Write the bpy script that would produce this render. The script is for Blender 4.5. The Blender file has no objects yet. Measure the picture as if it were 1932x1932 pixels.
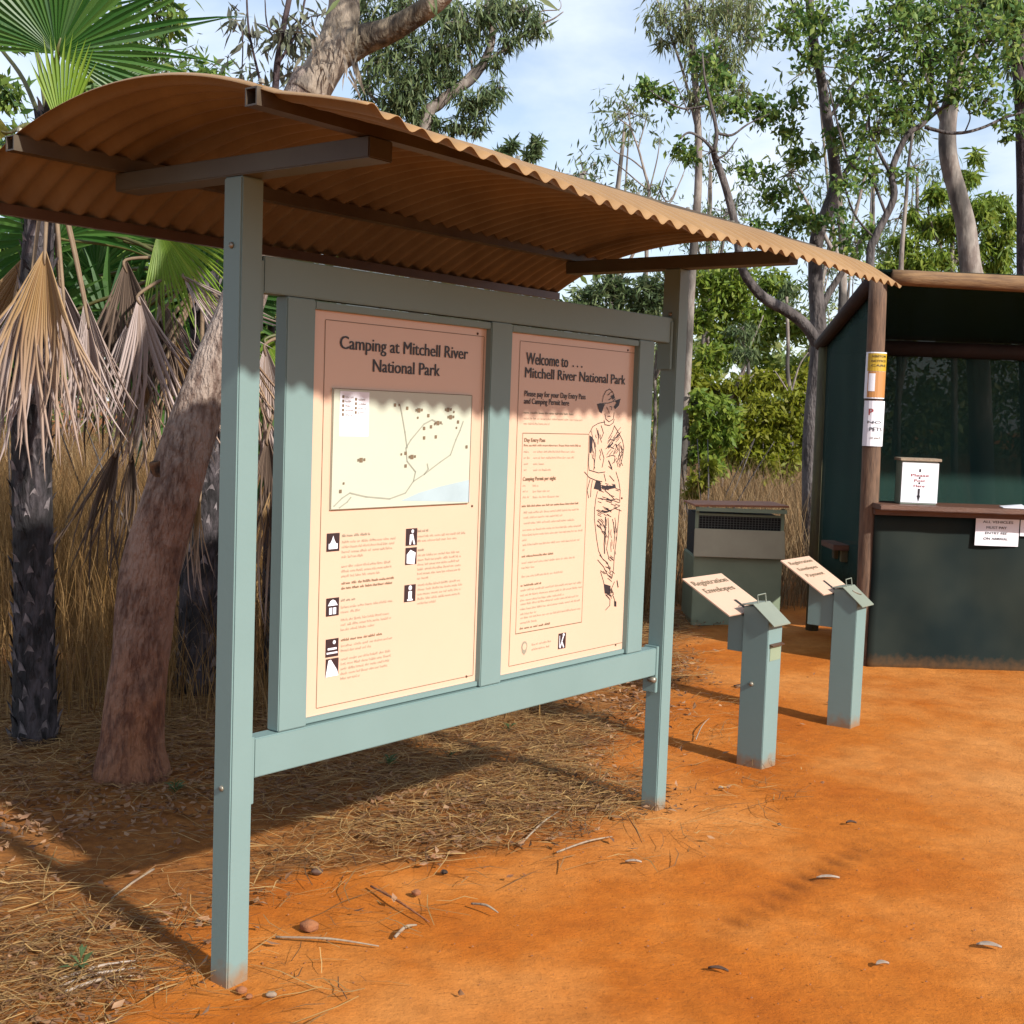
import bpy, bmesh, math, random
import numpy as np
from mathutils import Vector, Matrix
random.seed(7); RNG = np.random.default_rng(11)
S = bpy.context.scene
COL = S.collection

# ------------------------------------------------------------------ camera
F = 2412.5/1932.0; PITCH = math.radians(-4.3766); ROLL = math.radians(2.0323); EYE = 1.6
cd = bpy.data.cameras.new('camera'); cam = bpy.data.objects.new('camera', cd); COL.objects.link(cam)
cd.sensor_fit = 'HORIZONTAL'; cd.sensor_width = 36.0; cd.lens = 36.0*F; cd.clip_end = 3000; cd.clip_start = .05
cam.matrix_world = (Matrix.Translation((0, 0, EYE)) @ Matrix.Rotation(math.radians(90)+PITCH, 4, 'X')
                    @ Matrix.Rotation(ROLL, 4, 'Z'))
S.camera = cam
S.render.resolution_x = S.render.resolution_y = 1024

# ------------------------------------------------------------------ light
SUN_AZ = Vector((.70, -.714)).normalized(); EL = math.radians(32)
sd = Vector((SUN_AZ.x*math.cos(EL), SUN_AZ.y*math.cos(EL), math.sin(EL)))
ld = bpy.data.lights.new('sun', 'SUN'); ld.energy = 4.7; ld.angle = math.radians(1.8); ld.color = (1, .95, .86)
sun = bpy.data.objects.new('sun', ld); COL.objects.link(sun)
sun.rotation_euler = sd.to_track_quat('Z', 'Y').to_euler(); sun.location = sd*30
w = bpy.data.worlds.new('World'); S.world = w; w.use_nodes = True
nt = w.node_tree; nt.nodes.clear(); N = nt.nodes.new; Lk = nt.links.new
sky = N('ShaderNodeTexSky'); sky.sky_type = 'NISHITA'; sky.sun_disc = False
sky.sun_elevation = EL; sky.sun_rotation = math.atan2(SUN_AZ.x, SUN_AZ.y)
sky.air_density = 1.0; sky.dust_density = .6; sky.ozone_density = 1.2
tc = N('ShaderNodeTexCoord'); sp = N('ShaderNodeSeparateXYZ'); Lk(tc.outputs['Generated'], sp.inputs[0])
# flat cloud layer: project the view direction on a high plane
ad = N('ShaderNodeMath'); ad.operation = 'ADD'; ad.inputs[1].default_value = .22; Lk(sp.outputs['Z'], ad.inputs[0])
mx = N('ShaderNodeMath'); mx.operation = 'MAXIMUM'; mx.inputs[1].default_value = .05; Lk(ad.outputs[0], mx.inputs[0])
dx = N('ShaderNodeMath'); dx.operation = 'DIVIDE'; Lk(sp.outputs['X'], dx.inputs[0]); Lk(mx.outputs[0], dx.inputs[1])
dy = N('ShaderNodeMath'); dy.operation = 'DIVIDE'; Lk(sp.outputs['Y'], dy.inputs[0]); Lk(mx.outputs[0], dy.inputs[1])
cb = N('ShaderNodeCombineXYZ'); Lk(dx.outputs[0], cb.inputs[0]); Lk(dy.outputs[0], cb.inputs[1])
mp = N('ShaderNodeMapping'); mp.inputs['Scale'].default_value = (1.6, 1.2, 1); mp.inputs['Location'].default_value = (3.1, 1.7, 0); Lk(cb.outputs[0], mp.inputs[0])
nz = N('ShaderNodeTexNoise'); nz.inputs['Scale'].default_value = 1.5; nz.inputs['Detail'].default_value = 6; nz.inputs['Roughness'].default_value = .55
nz.inputs['Distortion'].default_value = .3; Lk(mp.outputs[0], nz.inputs['Vector'])
cr = N('ShaderNodeValToRGB'); cr.color_ramp.elements[0].position = .40; cr.color_ramp.elements[1].position = .72
cr.color_ramp.elements[0].color = (.30, .30, .30, 1); cr.color_ramp.elements[1].color = (1, 1, 1, 1)
Lk(nz.outputs['Fac'], cr.inputs[0])
mixc = N('ShaderNodeMixRGB'); mixc.inputs['Color2'].default_value = (5.9, 6.5, 7.5, 1)
Lk(cr.outputs[0], mixc.inputs[0]); Lk(sky.outputs[0], mixc.inputs['Color1'])
bg = N('ShaderNodeBackground'); bg.inputs['Strength'].default_value = .104; Lk(mixc.outputs[0], bg.inputs[0])
wo = N('ShaderNodeOutputWorld'); Lk(bg.outputs[0], wo.inputs[0])
vs = S.view_settings; vs.view_transform = 'Standard'; vs.look = 'None'; vs.exposure = .7; vs.gamma = 1

# ------------------------------------------------------------------ survey helpers (photo pixels of a 1932 px print -> points at a depth)
_c, _s = math.cos(ROLL), math.sin(ROLL)
def ray(u, v):
    a, b = u-966, v-966
    x = (a*_c+b*_s)/2412.5; z = -(-a*_s+b*_c)/2412.5
    return Vector((x, math.cos(PITCH)-z*math.sin(PITCH), math.sin(PITCH)+z*math.cos(PITCH)))
def at(u, v, y):
    d = ray(u, v); k = y/d.y
    return Vector((d.x*k, y, EYE+d.z*k))
def gnd(u, v, z=0):
    d = ray(u, v); k = (z-EYE)/d.z
    return Vector((d.x*k, d.y*k, z))

# ------------------------------------------------------------------ materials
KK = .53      # paints and earth are given for an unexposed picture; this brings them to their real reflectance
def nodes(m): return m.node_tree.nodes, m.node_tree.links
def mat(name, c1, c2=None, scale=8, rough=.6, bump=0, bscale=60, detail=5, spec=.5, metallic=0, stretch=(1,1,1), ramp=(.35,.65), coat=0, k=None):
    k = KK if k is None else k; c1 = tuple(x*k for x in c1); c2 = tuple(x*k for x in c2) if c2 else None
    m = bpy.data.materials.new(name); m.use_nodes = True; n, l = nodes(m); b = n['Principled BSDF']
    b.inputs['Roughness'].default_value = rough; b.inputs['Metallic'].default_value = metallic
    b.inputs['Specular IOR Level'].default_value = spec
    if coat: b.inputs['Coat Weight'].default_value = coat; b.inputs['Coat Roughness'].default_value = .12
    t = n.new('ShaderNodeTexCoord'); mp = n.new('ShaderNodeMapping'); mp.inputs['Scale'].default_value = stretch
    l.new(t.outputs['Object'], mp.inputs[0])
    if c2 is None: c2 = tuple(x*.85 for x in c1)
    z = n.new('ShaderNodeTexNoise'); z.inputs['Scale'].default_value = scale; z.inputs['Detail'].default_value = detail; z.inputs['Roughness'].default_value = .6
    l.new(mp.outputs[0], z.inputs['Vector'])
    r = n.new('ShaderNodeValToRGB'); r.color_ramp.elements[0].position, r.color_ramp.elements[1].position = ramp
    r.color_ramp.elements[0].color = (*c1, 1); r.color_ramp.elements[1].color = (*c2, 1)
    l.new(z.outputs['Fac'], r.inputs[0]); l.new(r.outputs[0], b.inputs['Base Color'])
    if bump:
        z2 = n.new('ShaderNodeTexNoise'); z2.inputs['Scale'].default_value = bscale; z2.inputs['Detail'].default_value = 4
        l.new(mp.outputs[0], z2.inputs['Vector'])
        bp = n.new('ShaderNodeBump'); bp.inputs['Strength'].default_value = bump; bp.inputs['Distance'].default_value = .01
        l.new(z2.outputs['Fac'], bp.inputs['Height']); l.new(bp.outputs[0], b.inputs['Normal'])
    return m
def leafmat(name, cols, rough=.55, trans=.35, spec=.35):
    """colour varies from leaf to leaf"""
    cols = [tuple(x*(.95 if c[1] > c[0] else .66) for x in c) for c in cols]; trans = trans+.08 if cols[0][1] > cols[0][0] else trans
    m = bpy.data.materials.new(name); m.use_nodes = True; n, l = nodes(m); b = n['Principled BSDF']; o = n['Material Output']
    g = n.new('ShaderNodeNewGeometry'); r = n.new('ShaderNodeValToRGB')
    r.color_ramp.elements[0].position = 0; r.color_ramp.elements[0].color = (*cols[0], 1)
    r.color_ramp.elements[1].position = 1; r.color_ramp.elements[1].color = (*cols[-1], 1)
    for i, c in enumerate(cols[1:-1]):
        e = r.color_ramp.elements.new((i+1)/(len(cols)-1)); e.color = (*c, 1)
    l.new(g.outputs['Random Per Island'], r.inputs[0]); l.new(r.outputs[0], b.inputs['Base Color'])
    b.inputs['Roughness'].default_value = rough; b.inputs['Specular IOR Level'].default_value = spec
    t = n.new('ShaderNodeBsdfTranslucent'); l.new(r.outputs[0], t.inputs['Color'])
    mxs = n.new('ShaderNodeMixShader'); mxs.inputs[0].default_value = trans
    l.new(b.outputs[0], mxs.inputs[1]); l.new(t.outputs[0], mxs.inputs[2]); l.new(mxs.outputs[0], o.inputs['Surface'])
    return m
M = {}
M['paint'] = mat('sage_paint', (.27, .41, .40), (.25, .385, .375), 3, .5, .03, 60, ramp=(.3, .7))
def add_dirt(m, col, z0, z1):
    """dust splashed up the foot of a painted post"""
    n, l = nodes(m); b = n['Principled BSDF']; src = b.inputs['Base Color'].links[0].from_socket
    t = n.new('ShaderNodeNewGeometry'); s = n.new('ShaderNodeSeparateXYZ'); l.new(t.outputs['Position'], s.inputs[0])
    nz = n.new('ShaderNodeTexNoise'); nz.inputs['Scale'].default_value = 25; l.new(t.outputs['Position'], nz.inputs['Vector'])
    a = n.new('ShaderNodeMath'); a.operation = 'MULTIPLY_ADD'; a.inputs[1].default_value = -.10; l.new(nz.outputs['Fac'], a.inputs[0]); l.new(s.outputs['Z'], a.inputs[2])
    mr = n.new('ShaderNodeMapRange'); mr.inputs['From Min'].default_value = z0-.05; mr.inputs['From Max'].default_value = z1-.05
    mr.inputs['To Min'].default_value = .75; mr.inputs['To Max'].default_value = 0; l.new(a.outputs[0], mr.inputs['Value'])
    mx = n.new('ShaderNodeMixRGB'); mx.inputs['Color2'].default_value = (*[x*KK for x in col], 1); l.new(mr.outputs[0], mx.inputs[0]); l.new(src, mx.inputs['Color1']); l.new(mx.outputs[0], b.inputs['Base Color'])
add_dirt(M['paint'], (.42, .19, .06), 0, .06)
M['panel'] = mat('cream_sign_panel', (.545, .368, .268), (.525, .354, .258), 2, .28, spec=.5, coat=.25, k=1)
M['ink'] = mat('dark_ink', (.035, .03, .04), None, 5, .4)
M['softink'] = mat('faded_brown_ink', (.25, .225, .17), None, 5, .5, k=1)
M['midink'] = mat('brown_ink', (.16, .11, .065), None, 5, .5, k=1)
M['map'] = mat('map_paper', (.42, .44, .36), (.40, .43, .35), 3, .35, k=1)
M['white'] = mat('white_paper', (.80, .80, .86), (.76, .76, .84), 6, .5, k=.85)
M['picto'] = mat('pictogram_brown', (.05, .025, .03), None, 5, .4)
M['maproad'] = mat('map_road', (.52, .52, .42), None, 5, .5)
M['mapwater'] = mat('map_water', (.62, .78, .85), None, 5, .5)
M['roofunder'] = mat('shade_darkened_roof_underside', (.37, .27, .165), (.28, .195, .115), 2.2, .45, .05, 40, stretch=(3, .6, 1), spec=.3)  # darker copy of the roof steel; under-roof shade is put into the colour
M['roof'] = mat('tan_roof_steel', (.50, .29, .12), (.43, .24, .095), 2.2, .42, .05, 40, stretch=(3, .6, 1), spec=.4)
M['tube'] = mat('brown_steel_tube', (.10, .045, .022), (.15, .07, .035), 6, .45)
M['tubeend'] = mat('khaki_tube', (.15, .12, .075), (.075, .045, .028), 4, .5)
M['crossarm'] = mat('crossarm_paint', (.14, .13, .09), (.09, .07, .048), 3, .5)
M['bolt'] = mat('galvanised_bolt', (.55, .50, .40), None, 20, .4, metallic=.6)
M['shadecloth'] = None
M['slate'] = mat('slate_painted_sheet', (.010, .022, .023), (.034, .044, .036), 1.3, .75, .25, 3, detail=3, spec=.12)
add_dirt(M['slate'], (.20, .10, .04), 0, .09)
M['log'] = mat('weathered_pine_log', (.30, .17, .10), (.10, .055, .035), 9, .8, .5, 40, stretch=(6, 6, .7), ramp=(.3, .7))
M['logx'] = mat('weathered_pine_beam', (.42, .24, .10), (.17, .085, .04), 9, .8, .5, 40, stretch=(.7, 6, 6), ramp=(.3, .7))
M['logdark'] = mat('dark_log', (.06, .03, .025), (.035, .02, .018), 6, .8, .4, 30)
M['greenpost'] = mat('treated_olive_post', (.16, .15, .055), (.10, .085, .045), 5, .8, .4, 40, stretch=(6, 6, .8))
M['plank'] = mat('red_brown_plank', (.20, .085, .045), (.13, .055, .035), 5, .55, .3, 40, stretch=(1, 8, 8))
M['binbody'] = mat('bin_green_paint', (.40, .48, .32), (.34, .42, .28), 4, .55)
M['binflap'] = mat('bin_khaki_flap', (.66, .58, .38), (.58, .50, .33), 4, .5)
M['rust'] = mat('rusty_tin', (.62, .24, .12), (.45, .17, .08), 9, .7, .3)
M['black'] = mat('black_mesh', (.012, .012, .012), None, 9, .8)
M['wire'] = mat('galvanised_wire', (.12, .13, .11), None, 20, .5)
M['lid'] = mat('pale_sage_lid', (.36, .40, .32), (.32, .36, .29), 5, .4)
M['orange'] = mat('orange_label', (.75, .34, .10), (.68, .30, .09), 5, .5)
M['yellow'] = mat('yellow_label', (.78, .50, .03), None, 5, .5)
M['redink'] = mat('red_ink', (.55, .06, .06), None, 5, .5)
M['stone'] = mat('red_stone', (.46, .17, .06), (.34, .12, .05), 30, .9, .5, 60)
M['palestone'] = mat('pale_stone', (.50, .40, .28), (.40, .28, .2), 30, .9, .4, 60)

def barkmat(name, c1, c2, c3=None, bump=.8, sc=6, st=(1, 1, .35)):
    m = mat(name, c1, c2, sc*2.2, .85, bump, sc*4, stretch=st, ramp=(.42, .58))
    n, l = nodes(m)
    for q in n:
        if q.type == 'BUMP': q.inputs['Distance'].default_value = .035
    if c3:
        b = n['Principled BSDF']; src = b.inputs['Base Color'].links[0].from_socket
        v = n.new('ShaderNodeTexNoise'); v.inputs['Scale'].default_value = sc*.4; v.inputs['Detail'].default_value = 6
        t = n.new('ShaderNodeTexCoord'); mp = n.new('ShaderNodeMapping'); mp.inputs['Scale'].default_value = (1.3, 1.3, .6); mp.inputs['Location'].default_value = (3, 7, 1)
        l.new(t.outputs['Object'], mp.inputs[0]); l.new(mp.outputs[0], v.inputs['Vector'])
        r = n.new('ShaderNodeValToRGB'); r.color_ramp.elements[0].position = .47; r.color_ramp.elements[1].position = .60
        l.new(v.outputs['Fac'], r.inputs[0]); mx = n.new('ShaderNodeMixRGB'); mx.inputs['Color2'].default_value = (*[x*KK for x in c3], 1)
        l.new(r.outputs[0], mx.inputs[0]); l.new(src, mx.inputs['Color1']); l.new(mx.outputs[0], b.inputs['Base Color'])
    return m
M['barkred'] = barkmat('reddish_gum_bark', (.25, .125, .075), (.10, .048, .032), (.30, .185, .14), .9, 9)
M['barkgum'] = barkmat('gum_bark_red_foot_painted_shade_line', (.50, .38, .31), (.24, .155, .12), (.58, .46, .39), 1.1, 16)
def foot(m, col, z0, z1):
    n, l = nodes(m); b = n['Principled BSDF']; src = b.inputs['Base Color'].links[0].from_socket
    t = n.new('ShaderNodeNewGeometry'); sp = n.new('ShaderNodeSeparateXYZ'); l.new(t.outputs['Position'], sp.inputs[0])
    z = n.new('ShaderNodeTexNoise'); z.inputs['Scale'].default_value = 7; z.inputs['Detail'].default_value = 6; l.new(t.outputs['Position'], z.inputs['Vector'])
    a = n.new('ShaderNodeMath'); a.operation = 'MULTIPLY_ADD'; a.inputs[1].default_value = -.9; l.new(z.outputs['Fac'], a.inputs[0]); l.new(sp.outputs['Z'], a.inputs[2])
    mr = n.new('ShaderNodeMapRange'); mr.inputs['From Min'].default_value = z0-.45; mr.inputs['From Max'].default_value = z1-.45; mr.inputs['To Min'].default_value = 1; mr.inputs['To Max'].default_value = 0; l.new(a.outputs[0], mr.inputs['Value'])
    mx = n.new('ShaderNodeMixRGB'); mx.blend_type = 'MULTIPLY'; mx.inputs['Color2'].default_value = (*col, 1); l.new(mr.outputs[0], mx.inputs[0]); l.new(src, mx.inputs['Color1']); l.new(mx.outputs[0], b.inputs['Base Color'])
foot(M['barkgum'], (.90, .68, .58), 1.15, 1.45); foot(M['barkgum'], (1.0, .70, .47), .15, .65)  # upper band paints in shade below the sunlit top; lower band is redder bark
M['barkpale'] = barkmat('pale_gum_bark', (.44, .38, .33), (.28, .22, .19), (.10, .085, .075), .4, 5)
M['barkshag'] = barkmat('shaggy_paper_bark', (.36, .29, .20), (.10, .075, .05), (.46, .37, .29), 1.0, 7, (1, 1, .3))
M['barkdark'] = barkmat('dark_grey_bark', (.055, .043, .042), (.13, .105, .10), (.20, .17, .165), .9, 8)
M['barkpurple'] = barkmat('brown_violet_bark', (.055, .03, .04), (.12, .08, .085), None, .8, 8)
M['palmbark'] = barkmat('charred_palm_bark', (.010, .007, .009), (.105, .085, .095), (.014, .011, .013), .9, 11, (1, 1, .28))
M['burnt'] = barkmat('burnt_wood', (.04, .022, .012), (.26, .11, .04), None, .8, 12)
M['boot'] = mat('palm_leaf_scar', (.46, .40, .42), (.035, .03, .033), 14, .9)

M['leafdark'] = leafmat('dark_broad_leaves', [(.04, .10, .025), (.10, .19, .04), (.16, .25, .05), (.26, .32, .07)])
M['leafgum'] = leafmat('gum_leaves', [(.05, .085, .035), (.085, .13, .05), (.13, .18, .07), (.19, .22, .10)], trans=.3)
M['leafpale'] = leafmat('pale_gum_leaves', [(.10, .14, .06), (.17, .22, .09), (.24, .28, .12), (.26, .24, .12)], trans=.3)
M['leaflime'] = leafmat('lime_leaves', [(.09, .16, .02), (.15, .23, .03), (.22, .30, .04), (.28, .32, .05)], trans=.45)
M['leafyellow'] = leafmat('yellow_green_leaves', [(.14, .18, .015), (.24, .26, .02), (.33, .33, .03)], trans=.45)
M['leaffar'] = leafmat('far_leaves', [(.07, .12, .03), (.14, .20, .05), (.22, .27, .07), (.30, .32, .12)], trans=.3)
M['leafgrey'] = leafmat('purplish_grey_leaves', [(.13, .15, .11), (.22, .22, .17), (.17, .21, .12), (.30, .24, .18)], trans=.25)
M['frond'] = leafmat('palm_frond_green', [(.035, .11, .02), (.055, .15, .03), (.10, .20, .04), (.075, .16, .07)], rough=.38, trans=.4, spec=.5)
M['frondlime'] = leafmat('palm_frond_lime', [(.19, .32, .03), (.25, .38, .05), (.32, .42, .06)], rough=.4, trans=.5)
M['frondyellow'] = leafmat('palm_frond_yellowing', [(.32, .28, .05), (.40, .36, .08)], rough=.5, trans=.4)
M['dead'] = leafmat('dead_palm_frond', [(.30, .16, .06), (.38, .23, .09), (.44, .28, .14), (.20, .11, .05)], rough=.8, trans=.15)
def weather(m, pale):
    """tips bleached paler than the stalk end, which hangs uppermost"""
    n, l = nodes(m); b = n['Principled BSDF']; src = b.inputs['Base Color'].links[0].from_socket
    t = n.new('ShaderNodeTexCoord'); sp = n.new('ShaderNodeSeparateXYZ'); l.new(t.outputs['Generated'], sp.inputs[0])
    mr = n.new('ShaderNodeMapRange'); mr.inputs['From Min'].default_value = .75; mr.inputs['From Max'].default_value = .25; mr.inputs['To Max'].default_value = .8; l.new(sp.outputs['Z'], mr.inputs['Value'])
    mx = n.new('ShaderNodeMixRGB'); mx.inputs['Color2'].default_value = (*pale, 1); l.new(mr.outputs[0], mx.inputs[0]); l.new(src, mx.inputs['Color1']); l.new(mx.outputs[0], b.inputs['Base Color'])
weather(M['dead'], (.34, .25, .215))
M['deadpink'] = leafmat('weathered_dead_frond', [(.34, .24, .19), (.48, .37, .33), (.56, .45, .42), (.20, .13, .10)], rough=.8, trans=.15)
M['deaddark'] = leafmat('dark_dead_frond', [(.08, .05, .035), (.15, .10, .07), (.22, .15, .11)], rough=.8, trans=.1)
M['deadstalk'] = mat('dead_leaf_stalk', (.36, .24, .14), (.22, .14, .08), 8, .7)
M['petiole'] = mat('palm_leaf_stalk', (.14, .15, .04), (.22, .20, .06), 8, .5)
M['drygrass'] = leafmat('dry_grass_blades', [(.22, .12, .05), (.30, .17, .07), (.38, .24, .11), (.44, .31, .16), (.18, .11, .06)], rough=.8, trans=.25)
M['grassgold'] = leafmat('golden_grass_blades', [(.24, .12, .035), (.36, .20, .06), (.50, .31, .13), (.28, .15, .05), (.14, .07, .025)], rough=.8, trans=.3)
M['litter'] = leafmat('straw_litter', [(.13, .055, .02), (.26, .13, .04), (.42, .24, .08), (.56, .36, .14), (.26, .12, .04), (.10, .045, .02)], rough=.8, trans=.05)
M['brownleaf'] = leafmat('fallen_leaves', [(.16, .07, .035), (.30, .15, .07), (.46, .27, .15), (.24, .10, .05)], rough=.8, trans=.05)
M['greenweed'] = leafmat('weed_leaves', [(.06, .10, .03), (.10, .15, .06)], rough=.6)
M['paleleaf'] = mat('bleached_leaf', (.62, .50, .40), (.45, .34, .26), 30, .7)
M['darkleaf'] = mat('brown_dry_leaf', (.16, .08, .05), (.10, .05, .03), 30, .7)

# shade cloth: knitted, lets a little through
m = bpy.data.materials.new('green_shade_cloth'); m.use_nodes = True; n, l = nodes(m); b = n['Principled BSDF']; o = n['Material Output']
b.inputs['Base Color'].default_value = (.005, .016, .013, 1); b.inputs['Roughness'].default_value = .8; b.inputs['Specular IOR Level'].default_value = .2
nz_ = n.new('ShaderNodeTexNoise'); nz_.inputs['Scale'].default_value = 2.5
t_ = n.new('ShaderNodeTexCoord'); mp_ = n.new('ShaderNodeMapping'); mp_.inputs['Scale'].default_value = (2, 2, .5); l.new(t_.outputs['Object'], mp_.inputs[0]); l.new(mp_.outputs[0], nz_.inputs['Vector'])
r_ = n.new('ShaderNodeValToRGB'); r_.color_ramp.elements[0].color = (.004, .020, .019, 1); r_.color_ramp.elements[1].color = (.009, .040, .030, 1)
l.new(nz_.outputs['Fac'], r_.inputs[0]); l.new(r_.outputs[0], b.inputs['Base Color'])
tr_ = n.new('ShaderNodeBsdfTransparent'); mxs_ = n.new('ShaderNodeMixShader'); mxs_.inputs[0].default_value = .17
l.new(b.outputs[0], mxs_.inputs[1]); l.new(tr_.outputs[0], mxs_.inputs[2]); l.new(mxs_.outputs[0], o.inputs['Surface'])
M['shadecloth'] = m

# ------------------------------------------------------------------ object helpers
def tag(o, label=None, cat=None, group=None, kind=None):
    if label: o['label'] = label
    if cat: o['category'] = cat
    if group: o['group'] = group
    if kind: o['kind'] = kind
    return o
def thing(name, loc, label, cat, group=None, rot=None):
    o = bpy.data.objects.new(name, None); COL.objects.link(o); o.location = loc; o.empty_display_size = .1
    if rot is not None: o.rotation_euler = rot
    bpy.context.view_layer.update()
    return tag(o, label, cat, group)
def link(name, me, material, parent=None, smooth=False, local=False):
    """mesh data is given in world space; if parented (and not local) it is moved into the parent's space"""
    o = bpy.data.objects.new(name, me); COL.objects.link(o)
    if material is not None and not me.materials: me.materials.append(material)
    if smooth: me.polygons.foreach_set('use_smooth', [True]*len(me.polygons))
    if parent is not None:
        o.parent = parent
        if not local:
            mw = world(parent); me.transform(mw.inverted())
    return o
def world(o):
    m = o.matrix_basis.copy()
    while o.parent: o = o.parent; m = o.matrix_basis @ m
    return m
class MB:
    def __init__(s): s.v = []; s.f = []
    def add(s, vs, fs):
        k = len(s.v); s.v += [tuple(x) for x in vs]; s.f += [tuple(i+k for i in f) for f in fs]; return s
    def hexa(s, p):   # 8 pts: bottom 0-3, top 4-7
        return s.add(p, [(3,2,1,0),(4,5,6,7),(0,1,5,4),(1,2,6,5),(2,3,7,6),(3,0,4,7)])
    def box(s, x0, x1, y0, y1, z0, z1, fr=lambda *a: a):
        return s.hexa([fr(x0,y0,z0),fr(x1,y0,z0),fr(x1,y1,z0),fr(x0,y1,z0),fr(x0,y0,z1),fr(x1,y0,z1),fr(x1,y1,z1),fr(x0,y1,z1)])
    def tube(s, pts, rads, seg=10, cap=True, wob=0, spl=True):
        pts = [Vector(p) for p in pts]
        if spl and len(pts) > 2: pts, rads = spline(pts, rads)
        k = len(s.v); n = len(pts); up = None
        ph = random.random()*9
        for i, p in enumerate(pts):
            d = (pts[min(i+1, n-1)]-pts[max(i-1, 0)]).normalized()
            if up is None:
                up = d.orthogonal().normalized()
            else: up = (up-d*up.dot(d)).normalized()
            b = d.cross(up)
            for j in range(seg):
                a = 2*math.pi*j/seg; r = rads[i]*(1+wob*(math.sin(3*a+ph+i*.35)*.5+math.sin(5*a+i*.9+ph*2)*.3+math.sin(2*a-i*.23)*.5))
                s.v.append(tuple(p+(up*math.cos(a)+b*math.sin(a))*r))
        for i in range(n-1):
            for j in range(seg):
                a, b2 = k+i*seg+j, k+i*seg+(j+1) % seg
                s.f.append((a, b2, b2+seg, a+seg))
        if cap:
            s.f.append(tuple(k+j for j in reversed(range(seg)))); s.f.append(tuple(k+(n-1)*seg+j for j in range(seg)))
        return s
    def mesh(s, name):
        me = bpy.data.meshes.new(name); me.from_pydata(s.v, [], s.f); me.update(); return me
    def build(s, name, material, parent=None, smooth=False, bevel=0, local=False):
        me = s.mesh(name)
        if bevel:
            bm = bmesh.new(); bm.from_mesh(me)
            bmesh.ops.bevel(bm, geom=bm.edges[:], offset=bevel, segments=2, affect='EDGES', clamp_overlap=True)
            bm.to_mesh(me); bm.free()
        return link(name, me, material, parent, smooth, local)
def spline(pts, rads, sub=5):
    P = []; R = []; n = len(pts)
    for i in range(n-1):
        p0, p1, p2, p3 = pts[max(i-1,0)], pts[i], pts[i+1], pts[min(i+2,n-1)]
        for j in range(sub):
            t = j/sub
            P.append(.5*((2*p1)+(p2-p0)*t+(2*p0-5*p1+4*p2-p3)*t*t+(3*p1-p0-3*p2+p3)*t**3))
            R.append(rads[i]*(1-t)+rads[i+1]*t)
    P.append(pts[-1]); R.append(rads[-1])
    return P, R
def nmesh(name, V, Fq):
    """fast mesh from numpy: V (n,3), F (m,k)"""
    me = bpy.data.meshes.new(name); V = np.asarray(V, np.float32); Fq = np.asarray(Fq, np.int32)
    me.vertices.add(len(V)); me.vertices.foreach_set('co', V.ravel())
    k = Fq.shape[1]; me.loops.add(Fq.size); me.loops.foreach_set('vertex_index', Fq.ravel())
    me.polygons.add(len(Fq)); me.polygons.foreach_set('loop_start', np.arange(0, Fq.size, k, dtype=np.int32))
    me.polygons.foreach_set('loop_total', np.full(len(Fq), k, np.int32)); me.update(calc_edges=True); return me

def unit(a): return a/np.maximum(np.linalg.norm(a, axis=1, keepdims=True), 1e-9)
def leaves(C, L, W, droop=.5, fold=.15):
    """one folded pointed leaf at each point of C"""
    n = len(C); d = unit(RNG.normal(size=(n,3))+np.array([0,0,-droop*1.6])); q = unit(np.cross(d, RNG.normal(size=(n,3))))
    nn = np.cross(d, q); l = (L*RNG.uniform(.65, 1.3, (n,1))); ww = (W*RNG.uniform(.7, 1.25, (n,1)))
    a = C; b = C+d*l*.45+q*ww*.5+nn*ww*fold; c = C+d*l; e = C+d*l*.45-q*ww*.5+nn*ww*fold
    V = np.stack([a, b, c, e], 1).reshape(-1, 3); i = np.arange(n)*4
    Fq = np.concatenate([np.stack([i, i+1, i+2], 1), np.stack([i, i+2, i+3], 1)]); return V, Fq
def clump_points(c, r, n, sub=.28, subn=22, shell=.5):
    """leaf positions: many small clumps spread through an ellipsoid"""
    c = np.array(c, float); r = np.array(r, float) if np.ndim(r) else np.array([r]*3, float)
    m = max(2, int(n/subn)); d = unit(RNG.normal(size=(m,3)))*(RNG.uniform(0, 1, (m,1))**shell)
    S_ = c+d*r; k = RNG.integers(0, m, n)
    rr = sub*r.mean()
    return S_[k]+RNG.normal(size=(n,3))*rr*np.array([.8, .8, .7]), S_
class Tree:
    def __init__(s, name, label, cat, base, group=None):
        s.o = thing(name, base, label, cat, group); s.base = Vector(base); s.tr = MB(); s.tw = MB(); s.LV = []; s.LF = []; s.k = 0
    def limb(s, pts, rads, seg=10, wob=.06): s.tr.tube(pts, rads, seg, wob=wob); return s
    def foliage(s, c, r, n, L, W, droop=.5, sub=.28, subn=22, twigs=True, src=None):
        P, Sc = clump_points(c, r, n, sub, subn); V, Fq = leaves(P, L, W, droop)
        s.LV.append(V); s.LF.append(Fq+s.k); s.k += len(V)
        if twigs:
            o = Vector(src if src is not None else c); rr = (r if not np.ndim(r) else sum(r)/3)
            for q in Sc[:40]:
                q = Vector(q); mid = (o+q)/2+Vector((random.uniform(-.1,.1), random.uniform(-.1,.1), random.uniform(-.05,.12)))*rr
                s.tw.tube([o, mid, q], [rr*.018+.003, rr*.010+.002, .0015], 4, cap=False)
        return s
    def done(s, bark, leaf, crown='crown'):
        if s.tr.v: s.tr.build('trunk', bark, s.o, True)
        if s.tw.v: s.tw.build('twigs', bark, s.o, True)
        if s.LV:
            me = nmesh(crown, np.concatenate(s.LV), np.concatenate(s.LF)); link(crown, me, leaf, s.o)
        return s.o

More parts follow.
